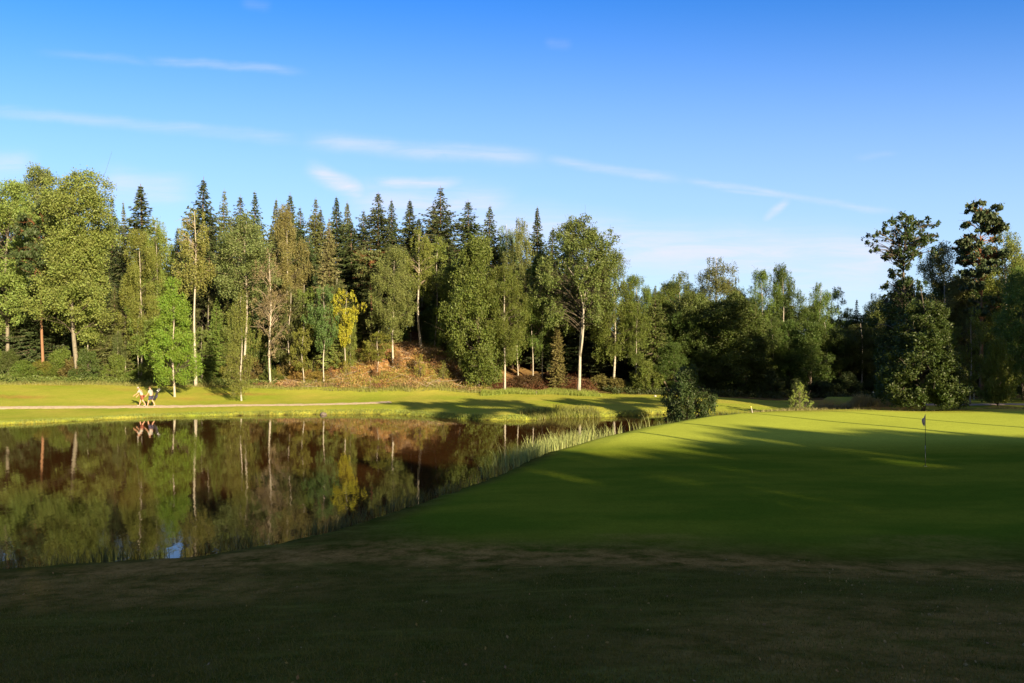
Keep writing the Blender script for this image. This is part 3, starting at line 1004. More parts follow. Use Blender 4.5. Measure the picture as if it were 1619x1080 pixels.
# tall pine
prs = [(0, .5), (.3, .75), (.5, 1), (.7, .8), (.9, .7), (1, .4)]
PRO['tallpine'] = [pine("tallpine", 20, 3.0, 915, start=.42, nb=52, prof=prs, rc=.62, per=230)]
NAMES['tallpine'] = 'pine_tree'
T_('tallpine', 0, 1552, 80, 316, 96, (0.055, .080, .030), "tall dark pine with flat layered boughs near the right edge", rot=.7)

# tall ragged oak: limbs ending in dark leaf clumps
Yo = 66.0
ok = [(1379, 371, 7), (1390, 380, 6), (1386, 391, 6), (1402, 358, 7), (1396, 372, 5), (1403, 402, 8), (1395, 406, 4), (1421, 343, 7), (1436, 344, 8), (1430, 360, 12), (1446, 352, 7), (1463, 357, 6),
      (1471, 363, 6), (1480, 371, 4), (1487, 370, 3), (1470, 381, 5), (1440, 378, 12), (1452, 388, 10), (1425, 380, 9), (1416, 398, 9), (1430, 400, 9), (1428, 418, 9),
      (1433, 432, 10), (1455, 402, 7), (1424, 446, 10), (1411, 450, 7), (1440, 450, 11), (1416, 470, 10), (1432, 475, 14), (1401, 466, 6), (1452, 470, 10), (1420, 490, 16), (1445, 495, 15), (1410, 515, 14), (1435, 530, 18), (1420, 560, 18)]
zb = gz(at(1432, Yo), Yo)
cl = []
r3 = np.random.default_rng(5)
for (a, b, r) in ok:
    for q in range(3):
        cl.append(((a - 1432) / 1200 * Yo + r3.normal() * .15, r3.normal() * (.5 + r * .06), zrow(b, Yo) - zb + r3.normal() * .15, r / 1200 * Yo * r3.uniform(.75, 1.15)))
Ho = zrow(340, Yo) - zb
PRO['oak'] = [deciduous("oak", Ho, 3, None, 2.5, 30, .5, 120, .115, M_DARKBARK, 5, trunk_r=.22, clumps=cl, flat=.9, start=.35)]
NAMES['oak'] = 'oak_tree'
T_('oak', 0, 1432, Yo, 340, 2.5 * 2 * 1.12 / Yo * 1200, (0.050, .080, .022), "tall ragged oak with jagged dark clumps standing against the sky", rot=0, sink=0, base=zb)

# spruces that form the skyline
sp = [(183, 106, 308, 34), (203, 108, 312, 30), (228, 94, 292, 66), (314, 97, 277, 60), (352, 102, 298, 46), (378, 105, 303, 44), (402, 103, 302, 44), (428, 106, 308, 40), (460, 104, 305, 40),
      (475, 100, 322, 40), (495, 101, 313, 44), (512, 106, 325, 40), (535, 103, 310, 46), (549, 107, 312, 40), (576, 104, 334, 38), (600, 97, 303, 58), (624, 99, 313, 46), (648, 100, 309, 44),
      (668, 104, 345, 40), (700, 95, 293, 74), (742, 97, 316, 56), (773, 99, 323, 50), (848, 100, 329, 48), (872, 96, 354, 46), (905, 98, 344, 54), (440, 98, 335, 50), (558, 96, 350, 52), (336, 100, 330, 44), (686, 101, 322, 46)]
spl = ["small spruce tip just right of the biggest pale aspen", "spruce tip left of the broad pointed spruce above the golfers", "broad pointed spruce above the golfers",
       "tallest spruce of the left wood, above the slender white birch", "spruce right of the tallest left spruce", "spruce tip above the grey-green fan-shaped birch, left one",
       "spruce tip above the grey-green fan-shaped birch, right one", "spruce tip above the nearly bare birch", "spruce tip right above the tall brownish birch", "spruce just right of the tall brownish birch",
       "spruce left of the brownish fading spruce", "spruce tip directly above the brownish fading spruce", "left one of two close spruce tips above the yellow tree", "right one of two close spruce tips above the yellow tree",
       "short spruce at the notch right of the yellow tree", "dense spruce above the olive pine", "narrow spruce between the dense one and the spiky one", "spiky spruce above the leaning forked birch",
       "low spruce in the gap before the highest middle spruce", "highest and widest spruce in the middle of the wood", "spruce right of the highest middle spruce", "lone spiky spruce before the pale far birch tops",
       "thin spruce tip above the dark leafy birch", "dark spruce behind the left side of the twin-trunk birch", "dark spruce tip touching the top of the twin-trunk birch",
       "lower spruce left of the tall brownish birch", "lower spruce behind the yellow tree", "lower spruce between the slender birch and the fan-shaped birch", "spruce leaning on the left side of the highest middle spruce"]
for i, (px, Y, tp_, w) in enumerate(sp):
    c = (SPR, SPR2, (.055, .075, .022))[i % 3] if px < 560 else (SPR, (.05, .07, .02))[i % 2]
    tree('spruce', (i * 3 + 1) % 5, px, Y, tp_ + (0, 5, -3, 4)[i % 4] * (w < 50), w * (2.0, 1.7, 2.3)[i % 3], c, spl[i], group="spruces along the skyline")

# trees standing deeper in the wood, seen only through gaps
fr_ = random.Random(4)
for px in range(-60, 1060, 24):
    for row, Yb in enumerate((89.5, 97, 113)):
        Y = Yb + fr_.uniform(-2.5, 2.5)
        p = px + fr_.uniform(-12, 12) + row * 8
        sky = np.interp(p, [-60, 150, 200, 400, 560, 700, 900, 980, 1060], [310, 310, 345, 340, 350, 345, 375, 420, 470])
        tp_ = sky + fr_.uniform(10, 60) + (45 if row == 0 else 0)
        if row == 0:
            tp_ = max(tp_, 420)
            if 420 < p < 780 and fr_.random() < .55:
                continue
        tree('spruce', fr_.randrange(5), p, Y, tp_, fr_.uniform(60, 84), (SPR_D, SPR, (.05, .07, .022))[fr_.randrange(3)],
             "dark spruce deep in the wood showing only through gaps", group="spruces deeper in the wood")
for px in range(1040, 1720, 30):
    for row, Yb in enumerate((86, 94, 104)):
        Y = Yb + fr_.uniform(-2.5, 2.5)
        p = px + fr_.uniform(-12, 12) + row * 10
        sky = np.interp(p, [1040, 1100, 1200, 1300, 1380, 1450, 1550, 1720], [445, 452, 465, 478, 485, 455, 415, 395])
        tp_ = sky + fr_.uniform(0, 50)
        kd = ('bushy', 'bushy', 'birch', 'spruce')[fr_.randrange(4)]
        nv = len(PRO[kd])
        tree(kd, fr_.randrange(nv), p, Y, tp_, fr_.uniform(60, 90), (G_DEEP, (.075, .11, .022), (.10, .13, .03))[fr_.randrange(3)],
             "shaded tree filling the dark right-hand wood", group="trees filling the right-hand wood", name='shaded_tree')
for i in range(58):
    px = 130 + i * 10.3 + fr_.uniform(-6, 6)
    Y = fr_.uniform(82.5, 88)
    if px > 560:
        Y = fr_.uniform(86.5, 92)
    kd = ('spruce', 'small', 'spruce', 'weeping')[fr_.randrange(4)]
    h = fr_.uniform(4.5, 10.5) if px < 560 else fr_.uniform(4, 7.5)
    tree(kd, fr_.randrange(len(PRO[kd])), px, Y, None, None, (G_OLIVE, G_MID, SPR2, (.13, .16, .035))[fr_.randrange(4)],
         "young tree filling the gaps between taller trunks of the lit wood", group="young trees in the lit wood", H=h, wr=h * fr_.uniform(.32, .45), name='young_tree')
for i in range(16):
    px = 440 + i * 17.5 + fr_.uniform(-7, 7)
    Y = float(np.interp(at(px, 80), [-25, -17, -10, -2], [79, 77.5, 76.5, 76.5])) + fr_.uniform(2, 7)
    tree('sprig', 0, px, Y, None, None, ((.22, .20, .03), (.16, .18, .03), (.24, .14, .05))[fr_.randrange(3)],
         "small thin bush scattered over the sunlit brown slope", group="thin bushes on the brown slope", H=fr_.uniform(1.0, 2.4), wr=fr_.uniform(1.0, 1.9), cat='shrub')
# low leafy saplings and shrubs closing the edge of the wood
for i, px in enumerate(list(range(-30, 460, 22)) + list(range(470, 560, 30)) + list(range(820, 1050, 26)) + list(range(1060, 1640, 26))):
    ed = float(np.interp(at(px, 80), [-70, -52, -42, -33, -25, -17, -10, -2, 4, 9, 15, 22, 30, 60], [78, 78, 79.5, 80, 79, 77.5, 76.5, 76.5, 80, 79, 78, 76.5, 75, 75]))
    Y = ed + fr_.uniform(2.5, 6.0) + (4 if px > 1060 else 0)
    h = fr_.uniform(1.2, 3.4)
    c = [(.11, .15, .025), (.16, .17, .03), (.07, .10, .022), (.14, .12, .035)][fr_.randrange(4)]
    if px > 1060:
        c = (.05, .075, .02)
    if 800 < px < 930:
        c = (.085, .050, .022)
        h *= .5
    if 470 <= px < 700:
        c = [(.20, .19, .03), (.23, .16, .04), (.15, .16, .03)][fr_.randrange(3)]
        h *= .7
    tree('shrub', fr_.randrange(3), px + fr_.uniform(-8, 8), Y, None, None, c, "low shrub in the undergrowth along the edge of the wood", group="shrubs along the edge of the wood", H=h, wr=fr_.uniform(1.8, 3.6), cat='shrub')

# ---- the trees west and south of the green that throw the long evening shade (outside the frame)


def ps(p, s):
    return (SUN_H.y * -1 * p - SUN_H.x * s, SUN_H.x * p - SUN_H.y * s)


def shade(kind, var, p, s, ztop, wr, color=G_DEEP, H=None):
    x, y = ps(p, s)
    z = gz(x, y)
    tree(kind, var, 0, y, None, None, color, "leafy tree behind the photographer that shades the foreground", group="trees outside the frame throwing the evening shade", X=x, H=(ztop - z) if H is None else H, wr=wr, name='shading_tree')


sh = random.Random(9)
p = -44.0
while p < 50:
    tip = float(np.interp(p, [-44, 10, 20, 33, 42, 50], [18.5, 18.0, 18.4, 18.6, 16.2, 13.8])) + sh.uniform(-.5, .5)
    if 17 < p < 31:
        tip = 15.5 + sh.uniform(-.3, .3)
    shade(('bushy', 'aspen')[sh.randrange(2)], sh.randrange(3), p, -35 + sh.uniform(-2, 2), tip, sh.uniform(7.5, 9.5))
    shade('bushy', sh.randrange(3), p + 2.2, -42 + sh.uniform(-2, 2), tip + 1.2, sh.uniform(8, 10))
    p += 4.4
for p in (61, 66, 71, 76.5, 83, 89, 95, 102, 109):
    shade('bushy', sh.randrange(3), p, 2 + sh.uniform(-3, 3), 21.5 + sh.uniform(-4, 1.5), 7)
for p, s in ((14, -60), (16.5, -63), (19.5, -60), (23.5, -63), (28, -62), (31.5, -62), (35, -60)):  # unseen pines added to shade around a streak of sun on the green
    x, y = ps(p, s)
    tree('umbrella', sh.randrange(2), 0, y, None, None, SPR, "unseen far pine added behind the camera to shape a sun fleck", group="unseen pines added to shape the sun fleck", X=x, H=26.6 - gz(x, y), wr=7.2)
for p, s, zt, w_ in ((28.5, 0, 18.4, 7.0), (34, -1, 18.6, 7.5), (42.5, 0, 17.6, 7.5), (48.5, 1, 17.2, 6.5)):
    x, y = ps(p, s)
    tree('umbrella', sh.randrange(2), 0, y, None, None, SPR, "tall bare-stemmed pine right of the frame with its shadow across the green", group="pines outside the frame on the right", X=x, H=zt - gz(x, y), wr=w_)

# ---------------------------------------------------------------- reeds, grass fringe, undergrowth


def blades(P, H, w, lean, rg, seg=3):
    """P Nx3 roots -> curved tapering blades (quads)"""
    n = len(P)
    a = rg.uniform(0, 6.283, n)
    d = np.stack([np.cos(a), np.sin(a), np.zeros(n)], 1)
    l = (lean * rg.uniform(.2, 1.3, n) * H)[:, None]
    b = rg.uniform(0, 6.283, n)
    side = np.stack([np.cos(b), np.sin(b), np.zeros(n)], 1) * (w / 2)[:, None]
    V = np.empty((n, (seg + 1) * 2, 3))
    for i in range(seg + 1):
        t = i / seg
        c = P + d * l * t * t
        c = c + np.array([0, 0, 1.0]) * (H * (t - .12 * t * t))[:, None]
        k = 1 - .85 * t
        V[:, 2 * i] = c - side * k
        V[:, 2 * i + 1] = c + side * k
    q = []
    base = np.arange(n) * (seg + 1) * 2
    for i in range(seg):
        q.append(np.stack([base + 2 * i, base + 2 * i + 1, base + 2 * i + 3, base + 2 * i + 2], 1))
    return V.reshape(-1, 3), np.concatenate(q), np.tile(rg.uniform(0, 1, n), seg)


def pond_run(a, b, step=.05):
    """points and outward normals along the shore, between two shore indices"""
    pts, nn = [], []
    for i in range(a, b):
        A, B = POND[i % nP], POND[(i + 1) % nP]
        L = np.linalg.norm(B - A)
        k = max(1, int(L / step))
        for j in range(k):
            pts.append(A + (B - A) * j / k)
            nn.append(outward[i % nP])
    return np.array(pts), np.array(nn)


outward = (WP - POND) / 0.18


def nearest_idx(x, y):
    return int(np.argmin(np.hypot(POND[:, 0] - x, POND[:, 1] - y)))


def shore_stuff(name, a, b, n, off, hgt, w, lean, color, rg, dens=None, label=None, thin=None):
    pts, nn = pond_run(a, b)
    u = rg.integers(0, len(pts), n)
    o = rg.uniform(off[0], off[1], n)
    P = pts[u] + nn[u] * o[:, None] + rg.normal(size=(n, 2)) * .04
    if thin:
        keep = thin(P[:, 0], P[:, 1], rg)
        P = P[keep]
    n = len(P)
    z = np.maximum(ground(P[:, 0], P[:, 1]), -.05) - .02
    Hh = rg.uniform(hgt[0], hgt[1], n) * (0.8 + .25 * vnoise(P[:, 0], P[:, 1], 1.2, 21))
    V, q, at_ = blades(np.column_stack([P, z]), Hh, np.full(n, w) * rg.uniform(.6, 1.3, n), lean, rg)
    m_ = mesh_from(name, V, quads=q, mats=[M_GRASSBLADE], attr=at_)
    o_ = link(name, m_, None, color)
    tag(o_, label, name.split('.')[0].replace('_', ' '), kind='stuff')
    return o_


rgs = np.random.default_rng(31)
i0 = nearest_idx(*pond_pts[3])
i1 = nearest_idx(-.25, 32.2)
i2 = nearest_idx(8.2, 48.2)
i3 = nearest_idx(*pond_pts[20])
shore_stuff("reeds", i1 - 2, i2 + 1, 5200, (-1.2, .4), (.55, 1.4), .035, .35, (0.24, 0.29, 0.10), rgs, label="pale tall reeds standing in the water along the green",
            thin=lambda x, y, r: r.uniform(size=len(x)) < np.clip(.75 + .5 * vnoise(x, y, .9, 22), .15, 1) * np.interp(y, [33, 36.5, 43, 44.5], [0.05, 1, 1, .05]))
shore_stuff("reeds", i0 - 3, i1, 6000, (-.8, .3), (.2, .75), .02, .4, (0.085, 0.085, 0.03), rgs, label="short thin shaded reeds along the near shore",
            thin=lambda x, y, r: r.uniform(size=len(x)) < np.clip(.35 + .6 * vnoise(x, y, 1.1, 23), .05, 1))
shore_stuff("reeds", i2, i3, 700, (-.6, .3), (.25, .7), .03, .3, (0.09, 0.12, 0.035), rgs, label="sparse green reeds between the round bush and the green")
j0 = nearest_idx(12.6, 63)
j1 = nearest_idx(*shore(0, 672))
shore_stuff("long_grass", j0, j1 + 12, 22000, (-.02, .75), (.07, .26), .035, .5, (0.16, 0.19, 0.04), rgs, label="uncut grass fringe overhanging the far shore")
ja, jb = nearest_idx(*shore(950, 660)), nearest_idx(*shore(840, 664))
shore_stuff("long_grass", ja, jb, 1700, (-.2, 1.6), (.25, .8), .04, .45, (0.15, 0.165, 0.04), rgs, label="taller straw-coloured grass tuft at the bend of the far shore")


def scatter_blades(name, n, sampler, hgt, w, lean, color, label, seed):
    rg = np.random.default_rng(seed)
    P = sampler(rg, n)
    z = ground(P[:, 0], P[:, 1]) - .02
    Hh = rg.uniform(hgt[0], hgt[1], len(P)) * (0.75 + .35 * vnoise(P[:, 0], P[:, 1], .9, 21))
    V, q, a_ = blades(np.column_stack([P, z]), np.maximum(Hh, .05), np.full(len(P), w) * rg.uniform(.6, 1.3, len(P)), lean, rg)
    o_ = link(name, mesh_from(name, V, quads=q, mats=[M_GRASSBLADE], attr=a_), None, color)
    tag(o_, label, name.replace('_', ' '), kind='stuff')


EX = [-70, -52, -42, -33, -25, -17, -10, -2, 4, 9, 15, 22, 30, 60]
EYv = [78, 78, 79.5, 80, 79, 77.5, 76.5, 76.5, 80, 79, 78, 76.5, 75, 75]


def edge_sampler(x0, x1, d0, d1):
    def f(rg, n):
        x = rg.uniform(x0, x1, n)
        y = np.interp(x, EX, EYv) + rg.uniform(d0, d1, n) + .5 * vnoise(x, x, .6, 3)
        return np.column_stack([x, y])
    return f


scatter_blades("long_grass", 26000, edge_sampler(-56, 9, -1.0, 4.5), (.2, .6), .045, .5, (0.17, 0.18, 0.05), "long grass where the far lawn meets the wood", 41)
scatter_blades("long_grass", 9000, edge_sampler(-3, 9, -3.2, 1.0), (.25, .6), .045, .5, (0.17, 0.21, 0.035), "green unmown grass below the red-brown undergrowth", 42)
scatter_blades("long_grass", 6000, lambda rg, n: np.column_stack([rg.uniform(18.5, 44, n), 59.3 + rg.normal(size=n) * .7]), (.12, .4), .035, .5, (0.20, 0.19, 0.07), "rough grass behind the back edge of the green", 43)
scatter_blades("long_grass", 5000, lambda rg, n: np.column_stack([rg.uniform(26.3, 34, n), 64.6 + rg.uniform(0, 1.0, n)]), (.25, .75), .035, .4, (0.26, 0.22, 0.10), "dry grass on the front of the raised tee", 44)


# leafy undergrowth (bracken, bilberry, seedlings) on the forest floor and the brown slope
def undergrowth(name, n, sampler, color, size, h, label, seed, mat=M_LEAF):
    rg = np.random.default_rng(seed)
    P = sampler(rg, n)
    k = 26
    z = ground(P[:, 0], P[:, 1])
    hh = h * rg.uniform(.3, 1.0, n)
    C = np.repeat(np.column_stack([P, z]), k, 0)
    C = C + rg.normal(size=C.shape) * np.array([.22, .22, 0]) + np.array([0, 0, 1.0]) * (rg.uniform(0, 1, len(C)) * np.repeat(hh, k))[:, None]
    V, q = cards(C, size * rg.uniform(.5, 1.3, len(C)), .5, rg=rg)
    o_ = link(name, mesh_from(name, V, quads=q, mats=[mat], attr=rg.uniform(0, 1, len(q))), None, color)
    tag(o_, label, name.replace('_', ' '), kind='stuff')


undergrowth("undergrowth", 2400, edge_sampler(-56, -25, .6, 9), (0.10, 0.13, 0.03), .11, .7, "green leafy undergrowth inside the edge of the wood", 51)
SLOPE = (("brown bracken patches on the sunlit slope", (0.32, 0.170, 0.060), 800, .45, -1.2), ("tan withered scrub on the sunlit slope", (0.36, 0.25, 0.12), 900, .55, -.9),
         ("dull purple-brown twiggy growth low on the slope", (0.16, 0.085, 0.055), 700, .5, -.6), ("yellow-green seedlings scattered over the slope", (0.22, 0.22, 0.035), 900, .85, -.8))
for k_, (lb_, c_, n__, h_, th_) in enumerate(SLOPE):
    def smp(rg, n, k_=k_, th_=th_):
        P = edge_sampler(-27, -2.5, .2, 11)(rg, n * 3)
        v = vnoise(P[:, 0], P[:, 1], 1.1, 60 + k_)
        o = np.argsort(-v + rg.normal(size=len(v)) * .4)[:n]
        return P[o]
    undergrowth("undergrowth", n__, smp, c_, .065, h_, lb_, 70 + k_)
undergrowth("undergrowth", 800, edge_sampler(-2, 9, 1.5, 8), (0.11, 0.045, 0.022), .065, 1.3, "red-brown dead undergrowth under the thin stems", 54)
undergrowth("undergrowth", 1500, lambda rg, n: np.column_stack([rg.uniform(10, 60, n), rg.uniform(79, 90, n)]), (0.05, 0.07, 0.02), .12, .8, "dark undergrowth on the floor of the right-hand wood", 55)

# dead branches strewn on the slope
rb = np.random.default_rng(61)
TB = Tubes()
for i in range(330):
    x = rb.uniform(-26, -3.5)
    y = float(np.interp(x, EX, EYv)) + rb.uniform(.2, 9)
    z = gz(x, y)
    a = rb.uniform(0, 6.28)
    L = rb.uniform(.5, 2.2)
    d = np.array([math.cos(a), math.sin(a) * .5, rb.uniform(-.2, .5)]) * L
    p0 = np.array([x, y, z + .12])
    TB.add([p0, p0 + d * .5 + rb.normal(size=3) * .06, p0 + d], [.035, .028, .008], 4, cap=False)
o_ = link("brushwood", TB.mesh("brushwood", M_DEADWOOD))
tag(o_, "bleached dead branches strewn over the brown slope", "brushwood", kind='stuff')

# fallen pale trunks in the dark gap right of the lit wood
for (a, b, r, lb) in (((1022, 558), (1056, 573), .16, "longer fallen pale trunk slanting in the dark gap of the wood"), ((1026, 576), (1036, 581), .12, "short pale broken trunk below the longer fallen one")):
    Yl = 84.0
    pa = np.array([at(a[0], Yl), Yl, zrow(a[1], Yl)])
    pb = np.array([at(b[0], Yl), Yl - 1, zrow(b[1], Yl - 1)])
    # the lower end goes on down to rest on the ground, out of sight behind the undergrowth
    d = pb - pa
    t = Tubes()
    lowz = gz(pb[0] + d[0] * 2, pb[1])
    end = pb + np.array([d[0] * 1.6, d[1] * 1.6, lowz - pb[2]])
    t.add([pa, (pa * .6 + pb * .4) + np.array([0, 0, .12]), pb, end], [r, r * .95, r * .8, r * .5], 8)
    o_ = link("fallen_trunk", t.mesh("fallen_trunk", M_DEADWOOD))
    tag(o_, lb, "fallen tree")

# turf blades close to the camera
rgn = np.random.default_rng(71)
n_ = 150000
yy = 5.5 + 10.5 * rgn.uniform(0, 1, n_) ** 1.15
xx = rgn.uniform(-.75, .75, n_) * yy
keep = pond_sd(xx, yy) > .3
P = np.column_stack([xx, yy])[keep]
z = ground(P[:, 0], P[:, 1]) - .004
V, q, a_ = blades(np.column_stack([P, z]), rgn.uniform(.015, .06, len(P)), np.full(len(P), .007), .8, rgn, seg=2)
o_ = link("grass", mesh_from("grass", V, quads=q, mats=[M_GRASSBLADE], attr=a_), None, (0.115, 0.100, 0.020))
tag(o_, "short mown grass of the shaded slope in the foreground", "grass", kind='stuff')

# ---------------------------------------------------------------- people
M_SKIN = plain("skin", (0.42, 0.22, 0.14), 0.6, var=.06)
M_WHITE = plain("white_cotton", (0.30, 0.28, 0.255), 0.85, var=.06)
M_NAVY = plain("navy_cotton", (0.035, 0.035, 0.075), 0.85, var=.1)
M_RUST = plain("rust_cotton", (0.16, 0.045, 0.025), 0.85, var=.1)
M_BLACK = plain("black_nylon", (0.015, 0.015, 0.018), 0.6, var=.2)
M_HAIR = plain("brown_hair", (0.06, 0.035, 0.02), 0.7, var=.2)
M_STEEL = plain("brushed_steel", (0.45, 0.45, 0.46), 0.35, 1.0, var=.05)


def skinned(name, pts, edges, mat, parent, sub=2):
    """pts: {key: (x, y, z, rx, ry)}; one continuous surface grown round the joints"""
    keys = list(pts)
    m_ = bpy.data.meshes.new(name)
    m_.from_pydata([pts[k][:3] for k in keys], [(keys.index(a), keys.index(b)) for a, b in edges], [])
    m_.materials.append(mat)
    o = link(name, m_, parent)
    md = o.modifiers.new("skin", 'SKIN')
    md.use_smooth_shade = True
    for i, k in enumerate(keys):
        sv = m_.skin_vertices[0].data[i]
        sv.radius = pts[k][3:5]
        sv.use_root = (i == 0)
    sd_ = o.modifiers.new("sub", 'SUBSURF')
    sd_.levels = sub
    sd_.render_levels = sub
    return o


def blob(name, c, r, mat, parent, seg=12):
    """small rounded solid"""
    V, Fc = [], []
    for i in range(seg // 2 + 1):
        th = math.pi * i / (seg // 2)
        for j in range(seg):
            ph = 2 * math.pi * j / seg
            V.append((c[0] + r[0] * math.sin(th) * math.cos(ph), c[1] + r[1] * math.sin(th) * math.sin(ph), c[2] + r[2] * math.cos(th)))
    for i in range(seg // 2):
        for j in range(seg):
            Fc.append((i * seg + j, (i + 1) * seg + j, (i + 1) * seg + (j + 1) % seg, i * seg + (j + 1) % seg))
    return link(name, mesh_from(name, V, faces=Fc, mats=[mat], smooth=True), parent)


def person(label, x, y, rz, lean, stride, arms, shorts, cap):
    """faces local +Y; arms = ((elbow, wrist) right, left) in local metres relative to the shoulder"""
    e = bpy.data.objects.new("person", None)
    COL.objects.link(e)
    e.location = (x, y, gz(x, y) + .05)
    e.rotation_euler = (0, 0, rz)
    tag(e, label, "person", "golfers walking on the path")
    s_, c_ = math.sin(lean), math.cos(lean)

    def up(h, dx=0, dy=0):      # a point of the upper body, leaning about the pelvis
        return (dx, s_ * (h - .93) + c_ * dy, .93 + c_ * (h - .93) - s_ * dy)
    P = {'pelvis': (0, 0, .93, .145, .11), 'waist': (*up(1.10), .125, .10), 'chest': (*up(1.32), .155, .11), 'neck0': (*up(1.46), .075, .07), 'neck': (*up(1.53, 0, .01), .052, .055),
         'head': (*up(1.63, 0, .035), .072, .088), 'crown': (*up(1.72, 0, .025), .062, .075)}
    E = [('pelvis', 'waist'), ('waist', 'chest'), ('chest', 'neck0'), ('neck0', 'neck'), ('neck', 'head'), ('head', 'crown')]
    for sd, (el, wr) in zip((1, -1), arms):
        n_ = 'r' if sd > 0 else 'l'
        sh_ = np.array(up(1.41, .185 * sd))
        a = sh_ + np.array(el)
        b = a + np.array(wr)
        dv = (b - a) / np.linalg.norm(b - a)
        P['sh' + n_] = (*sh_, .062, .06)
        P['el' + n_] = (*a, .042, .042)
        P['wr' + n_] = (*b, .026, .028)
        hnd = b + dv * .075
        P['ha' + n_] = (*hnd, .022, .036)
        E += [('chest', 'sh' + n_), ('sh' + n_, 'el' + n_), ('el' + n_, 'wr' + n_), ('wr' + n_, 'ha' + n_)]
        sid = np.array([0, 1, 0]) - dv * dv[1]
        sid /= np.linalg.norm(sid)
        inn = np.array([-sd * 1.0, 0, 0])
        for f, (o_f, ln) in enumerate(((-.027, .062), (-.009, .078), (.009, .082), (.026, .074))):
            r0 = hnd + sid * o_f + dv * .03
            k1 = r0 + dv * ln * .5 + inn * .008
            k2 = k1 + dv * ln * .38 + inn * .03
            P[f'f{n_}{f}a'] = (*k1, .009, .009)
            P[f'f{n_}{f}b'] = (*k2, .008, .008)
            E += [('ha' + n_, f'f{n_}{f}a'), (f'f{n_}{f}a', f'f{n_}{f}b')]
        t1 = b + dv * .04 + sid * .045
        t2 = t1 + dv * .035 + sid * .012 + inn * .015
        P['t' + n_ + 'a'] = (*t1, .011, .011)
        P['t' + n_ + 'b'] = (*t2, .009, .009)
        E += [('wr' + n_, 't' + n_ + 'a'), ('t' + n_ + 'a', 't' + n_ + 'b')]
    legs = {}
    for sd in (1, -1):
        n_ = 'r' if sd > 0 else 'l'
        st = stride * sd
        hip = (.09 * sd, 0, .88)
        kn = (.10 * sd, st * .45 + .06, .49 + (.02 if st < 0 else 0))
        an = (.10 * sd, st, .09 + (.07 if st < 0 else 0))
        toe = (.11 * sd, st + .17, .035 if st > 0 else .03)
        legs[n_] = (hip, kn, an, toe)
        P['hip' + n_] = (*hip, .092, .095)
        P['th' + n_] = (hip[0], (hip[1] + kn[1]) / 2, (hip[2] + kn[2]) / 2, .075, .08)
        P['kn' + n_] = (*kn, .056, .056)
        P['ca' + n_] = (kn[0], kn[1] * .65 + an[1] * .35 - .02, kn[2] * .65 + an[2] * .35, .052, .056)
        P['an' + n_] = (*an, .036, .038)
        P['toe' + n_] = (*toe, .034, .03)
        E += [('pelvis', 'hip' + n_), ('hip' + n_, 'th' + n_), ('th' + n_, 'kn' + n_), ('kn' + n_, 'ca' + n_), ('ca' + n_, 'an' + n_), ('an' + n_, 'toe' + n_)]
    body = skinned("body", P, E, M_SKIN, e)
    g = lambda k, m: (*P[k][:3], P[k][3] + m, P[k][4] + m)

    def mid(a, b, t, r):
        return (*[P[a][i] * (1 - t) + P[b][i] * t for i in range(3)], r, r)
    S_ = {'chest': g('chest', .022), 'waist': g('waist', .026), 'hem': (*P['pelvis'][:3], .165, .13), 'neck0': (*P['neck0'][:3], .085, .08), 'shr': g('shr', .02), 'shl': g('shl', .02),
          'sr': mid('shr', 'elr', .75, .066), 'sl': mid('shl', 'ell', .75, .066)}
    skinned("shirt", S_, [('chest', 'waist'), ('waist', 'hem'), ('chest', 'neck0'), ('chest', 'shr'), ('chest', 'shl'), ('shr', 'sr'), ('shl', 'sl')], M_WHITE, e)
    B_ = {'p': (0, 0, .95, .165, .13), 'hr': g('hipr', .03), 'hl': g('hipl', .03), 'kr': mid('hipr', 'knr', .85, .092), 'kl': mid('hipl', 'knl', .85, .092)}
    skinned("shorts", B_, [('p', 'hr'), ('p', 'hl'), ('hr', 'kr'), ('hl', 'kl')], shorts, e)
    for n_ in ('r', 'l'):
        hip, kn, an, toe = legs[n_]
        skinned("shoe", {'a': (an[0], an[1] - .02, an[2] - .03, .05, .05), 'b': (an[0], (an[1] + toe[1]) / 2, (an[2] + toe[2]) / 2 - .01, .046, .04), 't': (toe[0], toe[1] + .02, toe[2], .042, .032)},
                [('a', 'b'), ('b', 't')], M_WHITE, e)
    h = Vector(up(1.64, 0, .035))
    hair = blob("hair", up(1.665, 0, .012), (.082, .098, .09), M_HAIR, e)
    if cap:
        blob("cap", up(1.70, 0, .025), (.088, .105, .07), M_WHITE, e)
        blob("cap_brim", up(1.70, 0, .125), (.07, .075, .012), M_WHITE, e)
    for sx_ in (-.032, .032):
        blob("eye", up(1.645, sx_, .112), (.012, .01, .009), M_BLACK, e, 8)
        blob("ear", up(1.635, sx_ * 2.45, .02), (.012, .02, .03), M_SKIN, e, 8)
    blob("nose", up(1.62, 0, .125), (.014, .02, .022), M_SKIN, e, 8)
    blob("mouth", up(1.585, 0, .108), (.024, .008, .006), M_RUST, e, 8)
    return e


pa_ = (at(225, 65.4), 65.4)
pb_ = (at(239, 65.2), 65.2)
person("walking golfer in front, white cap and shirt, rust-brown shorts, leaning forward", *pa_, R(95), R(24), .30,
       (((.02, .10, -.26), (0, .17, -.20)), ((-.02, .16, -.24), (0, .20, -.15))), M_RUST, True)
person("walking golfer behind, white shirt and navy shorts, dark golf bag on the back", *pb_, R(88), R(8), -.28,
       (((.04, -.08, -.28), (0, .08, -.24)), ((-.04, .10, -.27), (0, .16, -.18))), M_NAVY, False)
